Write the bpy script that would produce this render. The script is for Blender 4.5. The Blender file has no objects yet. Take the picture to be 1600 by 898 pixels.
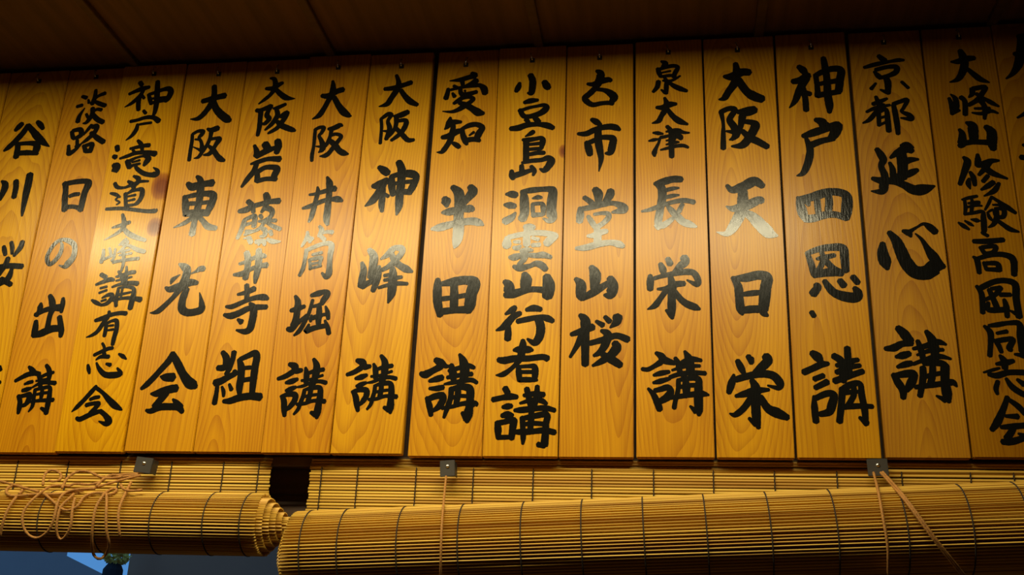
import bpy, bmesh, math, random
from mathutils import Matrix, Vector
C = bpy.context.scene.collection
random.seed(11)

# ---------------------------------------------------------------- camera
yaw, pitch, roll = math.radians(-8.87177414), math.radians(20.63013794), math.radians(2.22717751)
fwd = Vector((math.sin(yaw)*math.cos(pitch), math.cos(yaw)*math.cos(pitch), math.sin(pitch)))
rgt = Vector((math.cos(yaw), -math.sin(yaw), 0)); up = rgt.cross(fwd)
r2 = rgt*math.cos(roll) + up*math.sin(roll); u2 = -rgt*math.sin(roll) + up*math.cos(roll)
cd = bpy.data.cameras.new('camera'); cam = bpy.data.objects.new('camera', cd); C.objects.link(cam)
M = Matrix((r2, u2, -fwd)).transposed().to_4x4(); M.translation = (0.05123207, -1.59192385, -0.33202021)
cam.matrix_world = M
cd.sensor_width = 36.0; cd.lens = 36.0*1665.085/1600.0; cd.clip_start = 0.02
bpy.context.scene.camera = cam

# ---------------------------------------------------------------- world, lamp, exposure
w = bpy.data.worlds.new('dusk_sky'); bpy.context.scene.world = w; w.use_nodes = True
bg = w.node_tree.nodes['Background']; bg.inputs[0].default_value = (0.075, 0.25, 0.58, 1); bg.inputs[1].default_value = 1.0
ld = bpy.data.lights.new('ceiling_lamp_light', 'AREA'); ld.shape = 'RECTANGLE'; ld.size = 1.75; ld.size_y = 0.05
ld.energy = 21.5; ld.color = (1.0, 0.87, 0.53)
lo = bpy.data.objects.new('ceiling_lamp_light', ld); C.objects.link(lo)
lo.location = (-.52, -.58, .618); lo.rotation_euler = (.15, 0, 0)
vs = bpy.context.scene.view_settings
vs.view_transform = 'Standard'; vs.look = 'None'; vs.gamma = 1.0; vs.use_curve_mapping = False; vs.exposure = 0.0

# ---------------------------------------------------------------- materials
def mat(name):
    m = bpy.data.materials.new(name); m.use_nodes = True
    nt = m.node_tree; return m, nt, nt.nodes['Principled BSDF']
def plain(name, col, rough=0.5, metal=0.0, noise=0.0, nscale=(30, 30, 30), spec=0.5, bump=0.0):
    m, nt, b = mat(name); N = nt.nodes; L = nt.links
    b.inputs['Base Color'].default_value = (*col, 1); b.inputs['Roughness'].default_value = rough
    b.inputs['Metallic'].default_value = metal; b.inputs['Specular IOR Level'].default_value = spec
    if noise or bump:
        tc = N.new('ShaderNodeTexCoord'); mp = N.new('ShaderNodeMapping'); mp.inputs['Scale'].default_value = nscale
        nz = N.new('ShaderNodeTexNoise'); nz.inputs['Scale'].default_value = 1.0; nz.inputs['Detail'].default_value = 4
        L.new(tc.outputs['Object'], mp.inputs[0]); L.new(mp.outputs[0], nz.inputs['Vector'])
        if noise:
            rp = N.new('ShaderNodeValToRGB'); rp.color_ramp.elements[0].position = .3; rp.color_ramp.elements[1].position = .7
            rp.color_ramp.elements[0].color = tuple(c*(1-noise) for c in col) + (1,)
            rp.color_ramp.elements[1].color = tuple(min(1, c*(1+noise)) for c in col) + (1,)
            L.new(nz.outputs['Fac'], rp.inputs[0]); L.new(rp.outputs[0], b.inputs['Base Color'])
        if bump:
            bp = N.new('ShaderNodeBump'); bp.inputs['Strength'].default_value = bump; bp.inputs['Distance'].default_value = .001
            L.new(nz.outputs['Fac'], bp.inputs['Height']); L.new(bp.outputs[0], b.inputs['Normal'])
    return m

def plaque_wood(name='varnished_cypress', rough=.32, knots=()):
    m, nt, b = mat(name); N = nt.nodes; L = nt.links
    tc = N.new('ShaderNodeTexCoord'); oi = N.new('ShaderNodeObjectInfo')
    off = N.new('ShaderNodeVectorMath'); off.operation = 'MULTIPLY_ADD'
    cb = N.new('ShaderNodeCombineXYZ')
    for k in range(3): L.new(oi.outputs['Random'], cb.inputs[k])
    L.new(cb.outputs[0], off.inputs[0]); off.inputs[1].default_value = (0.13, 7.0, 5.0); L.new(tc.outputs['Object'], off.inputs[2])
    # growth rings: the board cuts a slightly tapering trunk lengthwise, which gives the arched figure
    sx = N.new('ShaderNodeSeparateXYZ'); L.new(tc.outputs['Object'], sx.inputs[0]); rnd = oi.outputs['Random']
    def mth(op, a, bb=0.0):
        q = N.new('ShaderNodeMath'); q.operation = op
        for i, v in enumerate((a, bb)):
            if isinstance(v, (int, float)): q.inputs[i].default_value = v
            else: L.new(v, q.inputs[i])
        return q.outputs[0]
    r2_ = mth('FRACT', mth('MULTIPLY', rnd, 7.31)); r3_ = mth('FRACT', mth('MULTIPLY', rnd, 17.7))
    xx = mth('SUBTRACT', sx.outputs[0], mth('MULTIPLY', mth('SUBTRACT', rnd, .5), .07))
    dd = mth('ADD', mth('MULTIPLY', sx.outputs[2], mth('ADD', mth('MULTIPLY', r2_, .16), .03)), mth('MULTIPLY', mth('SUBTRACT', r3_, .75), .13))
    rr = mth('SQRT', mth('ADD', mth('MULTIPLY', xx, xx), mth('MULTIPLY', dd, dd)))
    mp0 = N.new('ShaderNodeMapping'); mp0.inputs['Scale'].default_value = (13, 13, 3.5); L.new(off.outputs[0], mp0.inputs[0])
    n0 = N.new('ShaderNodeTexNoise'); n0.inputs['Scale'].default_value = 1; n0.inputs['Detail'].default_value = 2; L.new(mp0.outputs[0], n0.inputs['Vector'])
    rr = mth('ADD', rr, mth('MULTIPLY', n0.outputs['Fac'], .022))
    ph = mth('FRACT', mth('MULTIPLY', rr, 1/.0046))
    ring = mth('POWER', ph, 2.2)
    # fine fibre
    mp2 = N.new('ShaderNodeMapping'); mp2.inputs['Scale'].default_value = (420, 420, 6); L.new(off.outputs[0], mp2.inputs[0])
    n2 = N.new('ShaderNodeTexNoise'); n2.inputs['Scale'].default_value = 1; n2.inputs['Detail'].default_value = 3; L.new(mp2.outputs[0], n2.inputs['Vector'])
    # broad tone
    mp3 = N.new('ShaderNodeMapping'); mp3.inputs['Scale'].default_value = (14, 14, 3); L.new(off.outputs[0], mp3.inputs[0])
    n3 = N.new('ShaderNodeTexNoise'); n3.inputs['Scale'].default_value = 1; n3.inputs['Detail'].default_value = 3; L.new(mp3.outputs[0], n3.inputs['Vector'])
    f = mth('ADD', mth('MULTIPLY', mth('SUBTRACT', 1.0, ring), .20), mth('MULTIPLY', n2.outputs['Fac'], .34))
    f = mth('ADD', f, mth('MULTIPLY', n3.outputs['Fac'], .50))
    rp = N.new('ShaderNodeValToRGB'); e = rp.color_ramp.elements
    e[0].position = .28; e[0].color = (*(.38,.138,.002), 1)
    e[1].position = .85; e[1].color = (*(.77,.395,.005), 1)
    L.new(f, rp.inputs[0])
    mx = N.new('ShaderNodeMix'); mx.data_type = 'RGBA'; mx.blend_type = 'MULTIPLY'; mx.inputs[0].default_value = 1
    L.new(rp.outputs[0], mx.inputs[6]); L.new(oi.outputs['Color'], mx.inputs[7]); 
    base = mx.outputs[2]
    for kx, kz, krx, krz in knots:         # dark knots in the wood
        ex = mth('DIVIDE', mth('SUBTRACT', sx.outputs[0], kx), krx); ez = mth('DIVIDE', mth('SUBTRACT', sx.outputs[2], kz), krz)
        dk = mth('ADD', mth('SQRT', mth('ADD', mth('MULTIPLY', ex, ex), mth('MULTIPLY', ez, ez))), mth('MULTIPLY', n3.outputs['Fac'], 1.6))
        kr = N.new('ShaderNodeValToRGB'); ke = kr.color_ramp.elements; ke[0].position = .55; ke[0].color = (.34, .16, .08, 1); ke[1].position = 1.35; ke[1].color = (1, 1, 1, 1)
        kr.color_ramp.elements.new(.85).color = (.62, .44, .32, 1)
        L.new(mth('MULTIPLY', mth('SUBTRACT', dk, .3), .75), kr.inputs[0])
        km = N.new('ShaderNodeMix'); km.data_type = 'RGBA'; km.blend_type = 'MULTIPLY'; km.inputs[0].default_value = 1
        L.new(base, km.inputs[6]); L.new(kr.outputs[0], km.inputs[7]); base = km.outputs[2]
    L.new(base, b.inputs['Base Color'])
    b.inputs['Roughness'].default_value = rough; b.inputs['Specular IOR Level'].default_value = .42
    bp = N.new('ShaderNodeBump'); bp.inputs['Strength'].default_value = .22; bp.inputs['Distance'].default_value = .0006
    L.new(n2.outputs['Fac'], bp.inputs['Height']); L.new(bp.outputs[0], b.inputs['Normal'])
    return m
def ink_mat():
    m, nt, b = mat('black_ink'); N = nt.nodes; L = nt.links
    b.inputs['Base Color'].default_value = (.0045, .0045, .004, 1)
    tc = N.new('ShaderNodeTexCoord'); mp = N.new('ShaderNodeMapping'); mp.inputs['Scale'].default_value = (350, 350, 60)
    nz = N.new('ShaderNodeTexNoise'); nz.inputs['Scale'].default_value = 1; nz.inputs['Detail'].default_value = 3
    L.new(tc.outputs['Object'], mp.inputs[0]); L.new(mp.outputs[0], nz.inputs['Vector'])
    bp = N.new('ShaderNodeBump'); bp.inputs['Strength'].default_value = .4; bp.inputs['Distance'].default_value = .0006
    L.new(nz.outputs['Fac'], bp.inputs['Height']); L.new(bp.outputs[0], b.inputs['Normal'])
    b.inputs['Roughness'].default_value = .2; b.inputs['Specular IOR Level'].default_value = .47
    return m
def bamboo_mat():
    m, nt, b = mat('split_bamboo'); N = nt.nodes; L = nt.links
    oi = N.new('ShaderNodeObjectInfo'); tc = N.new('ShaderNodeTexCoord')
    mp = N.new('ShaderNodeMapping'); mp.inputs['Scale'].default_value = (5, 160, 160)
    ad = N.new('ShaderNodeVectorMath'); ad.operation = 'MULTIPLY_ADD'; cb = N.new('ShaderNodeCombineXYZ')
    for k in range(3): L.new(oi.outputs['Random'], cb.inputs[k])
    L.new(cb.outputs[0], ad.inputs[0]); ad.inputs[1].default_value = (9, 3, 5); L.new(tc.outputs['Object'], ad.inputs[2]); L.new(ad.outputs[0], mp.inputs[0])
    nz = N.new('ShaderNodeTexNoise'); nz.inputs['Scale'].default_value = 1; nz.inputs['Detail'].default_value = 3; L.new(mp.outputs[0], nz.inputs['Vector'])
    q = N.new('ShaderNodeMath'); q.operation = 'MULTIPLY_ADD'; L.new(oi.outputs['Random'], q.inputs[0]); q.inputs[1].default_value = .55
    L.new(nz.outputs['Fac'], q.inputs[2])
    rp = N.new('ShaderNodeValToRGB'); e = rp.color_ramp.elements
    e[0].position = .35; e[0].color = (.40, .19, .018, 1); e[1].position = 1.05; e[1].color = (.78, .50, .08, 1)
    L.new(q.outputs[0], rp.inputs[0]); L.new(rp.outputs[0], b.inputs['Base Color'])
    b.inputs['Roughness'].default_value = .5; b.inputs['Specular IOR Level'].default_value = .35
    return m
WOOD = plaque_wood()
WOODS = {3: plaque_wood('glossy_cypress', .25, ((.0515, .475, .026, .030), (.050, .395, .018, .020))), 9: plaque_wood('knotty_cypress', .32, ((.056, .520, .009, .016),)), 14: plaque_wood('dull_cypress', .42)}
INK = ink_mat(); BAMBOO = bamboo_mat()
STEEL = plain('hook_steel', (.75, .72, .66), .25, 1.0)
HOLE = plain('hole_shade_black', (.012, .010, .008), .6)  # black standing for the shade inside the hook holes
BRACKET = plain('dark_bracket_metal', (.055, .047, .04), .5, .3, noise=.2)
SCREW = plain('screw_metal', (.85, .78, .62), .28, 1.0)
ROPE = plain('hemp_rope', (.36, .16, .032), .8, noise=.35, nscale=(500, 500, 500), bump=.6)
THREAD = plain('dark_thread', (.02, .012, .008), .9)
CEIL = plain('dark_ceiling_wood', (.095, .045, .024), .6, noise=.3, nscale=(60, 3, 60))
BEAM = plain('smoked_beam_wood', (.07, .036, .018), .6, noise=.3, nscale=(3, 60, 60))
WALL = plain('brown_plaster', (.16, .10, .055), .9, noise=.15)
FLOORM = plain('floor_wood', (.14, .07, .03), .6, noise=.25, nscale=(4, 50, 4))

# ---------------------------------------------------------------- mesh helpers
def obj(name, bm, m, parent=None, loc=None, smooth=False, recalc=True):
    me = bpy.data.meshes.new(name)
    if recalc: bmesh.ops.recalc_face_normals(bm, faces=bm.faces)
    bm.to_mesh(me); bm.free(); me.materials.append(m)
    if smooth: me.polygons.foreach_set('use_smooth', [True]*len(me.polygons))
    o = bpy.data.objects.new(name, me); C.objects.link(o)
    if parent: o.parent = parent
    if loc is not None: o.location = loc
    return o
def box(bm, x0, x1, y0, y1, z0, z1, bev=0):
    vs_ = [bm.verts.new(p) for p in ((x0,y0,z0),(x1,y0,z0),(x1,y1,z0),(x0,y1,z0),(x0,y0,z1),(x1,y0,z1),(x1,y1,z1),(x0,y1,z1))]
    fs = [bm.faces.new([vs_[i] for i in f]) for f in ((0,3,2,1),(4,5,6,7),(0,1,5,4),(1,2,6,5),(2,3,7,6),(3,0,4,7))]
    if bev:
        es = list({e for f in fs for e in f.edges}); bmesh.ops.bevel(bm, geom=es, offset=bev, segments=2, affect='EDGES')
def newbox(*a, bev=0):
    bm = bmesh.new(); box(bm, *a, bev=bev); return bm
def tube(bm, pts, r, n=8, cap=True):
    pts = [Vector(p) for p in pts]; rings = []
    prev = None
    for i, p in enumerate(pts):
        t = (pts[min(i+1, len(pts)-1)] - pts[max(i-1, 0)])
        t = t.normalized() if t.length > 1e-9 else Vector((1,0,0))
        a = (prev - t*prev.dot(t)) if prev else t.orthogonal()
        if a.length < 1e-6: a = t.orthogonal()
        a.normalize(); prev = a; b = t.cross(a)
        rr = r[i] if isinstance(r, (list, tuple)) else r
        rings.append([bm.verts.new(p + (a*math.cos(k*2*math.pi/n) + b*math.sin(k*2*math.pi/n))*rr) for k in range(n)])
    for i in range(len(rings)-1):
        for k in range(n):
            bm.faces.new((rings[i][k], rings[i][(k+1) % n], rings[i+1][(k+1) % n], rings[i+1][k]))
    if cap:
        bm.faces.new(rings[0][::-1]); bm.faces.new(rings[-1])
def empty(name, loc, rot=(0,0,0)):
    o = bpy.data.objects.new(name, None); C.objects.link(o); o.location = loc; o.rotation_euler = rot; o.empty_display_size = .05
    return o
def tag(o, label=None, cat=None, group=None, kind=None):
    if label: o['label'] = label
    if cat: o['category'] = cat
    if group: o['group'] = group
    if kind: o['kind'] = kind
    return o
def struct(name, bm, m, parent=None):
    o = obj(name, bm, m, parent)
    if not parent: o['kind'] = 'structure'
    return o

# ---------------------------------------------------------------- the setting
Z0 = -1.93; ZC = .735
struct('wall_back', newbox(-2.6, 2.0, .03, .10, -.012, 1.0), BEAM)
struct('trim_1', newbox(-2.6, 2.0, .0215, .032, -.013, .0015, bev=.001), WALL)          # rail right under the plaques
t2 = struct('trim_2', newbox(-2.6, 2.0, .055, .11, -.052, -.012, bev=.002), BEAM)       # lintel seen between the two blinds
struct('trim_3', newbox(-2.6, 2.0, .065, .10, -.10, -.052, bev=.002), BEAM)
struct('wall_sill', newbox(-2.6, 2.0, .03, .12, Z0, -1.05), WALL)
struct('floor', newbox(-2.7, 2.1, -2.7, .12, Z0-.05, Z0), FLOORM)
struct('wall_front', newbox(-2.7, 2.1, -2.75, -2.65, Z0, 1.0), WALL)
struct('wall_left', newbox(-2.7, -2.6, -2.7, .12, Z0, 1.0), WALL)
struct('wall_right', newbox(2.0, 2.1, -2.7, .12, Z0, 1.0), WALL)
ce = struct('ceiling', newbox(-2.7, 2.1, -2.7, .12, ZC+.022, ZC+.06), BEAM)
xs = [-.923 + .3785*k for k in range(-4, 8)]
pm = None
for x in xs:
    if pm is None:
        o = obj('plank', newbox(.003, .3755, -2.64, .028, 0, .02, bev=.0015), CEIL, ce, (x, 0, ZC)); pm = o.data
    else:
        o = bpy.data.objects.new('plank', pm); C.objects.link(o); o.parent = ce; o.location = (x, 0, ZC)
bmesh_cover = None
for x in xs:
    if bmesh_cover is None:
        o = obj('cover_strip', newbox(-.008, .008, -2.64, .028, -.009, .001, bev=.001), BEAM, ce, (x, 0, ZC)); bmesh_cover = o.data
    else:
        o = bpy.data.objects.new('cover_strip', bmesh_cover); C.objects.link(o); o.parent = ce; o.location = (x, 0, ZC)
# the lamp whose warm light falls on the plaques (just above the frame)
lamp = empty('ceiling_lamp', (-.52, -.58, ZC))
tag(lamp, 'long slim ceiling lamp above the plaques with a dark metal housing', 'lamp')
hb = newbox(-1.75/2-.03, 1.75/2+.03, -.045, .045, .618-ZC+.022, 0, bev=.003)
obj('housing', hb, BEAM, lamp)

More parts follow.
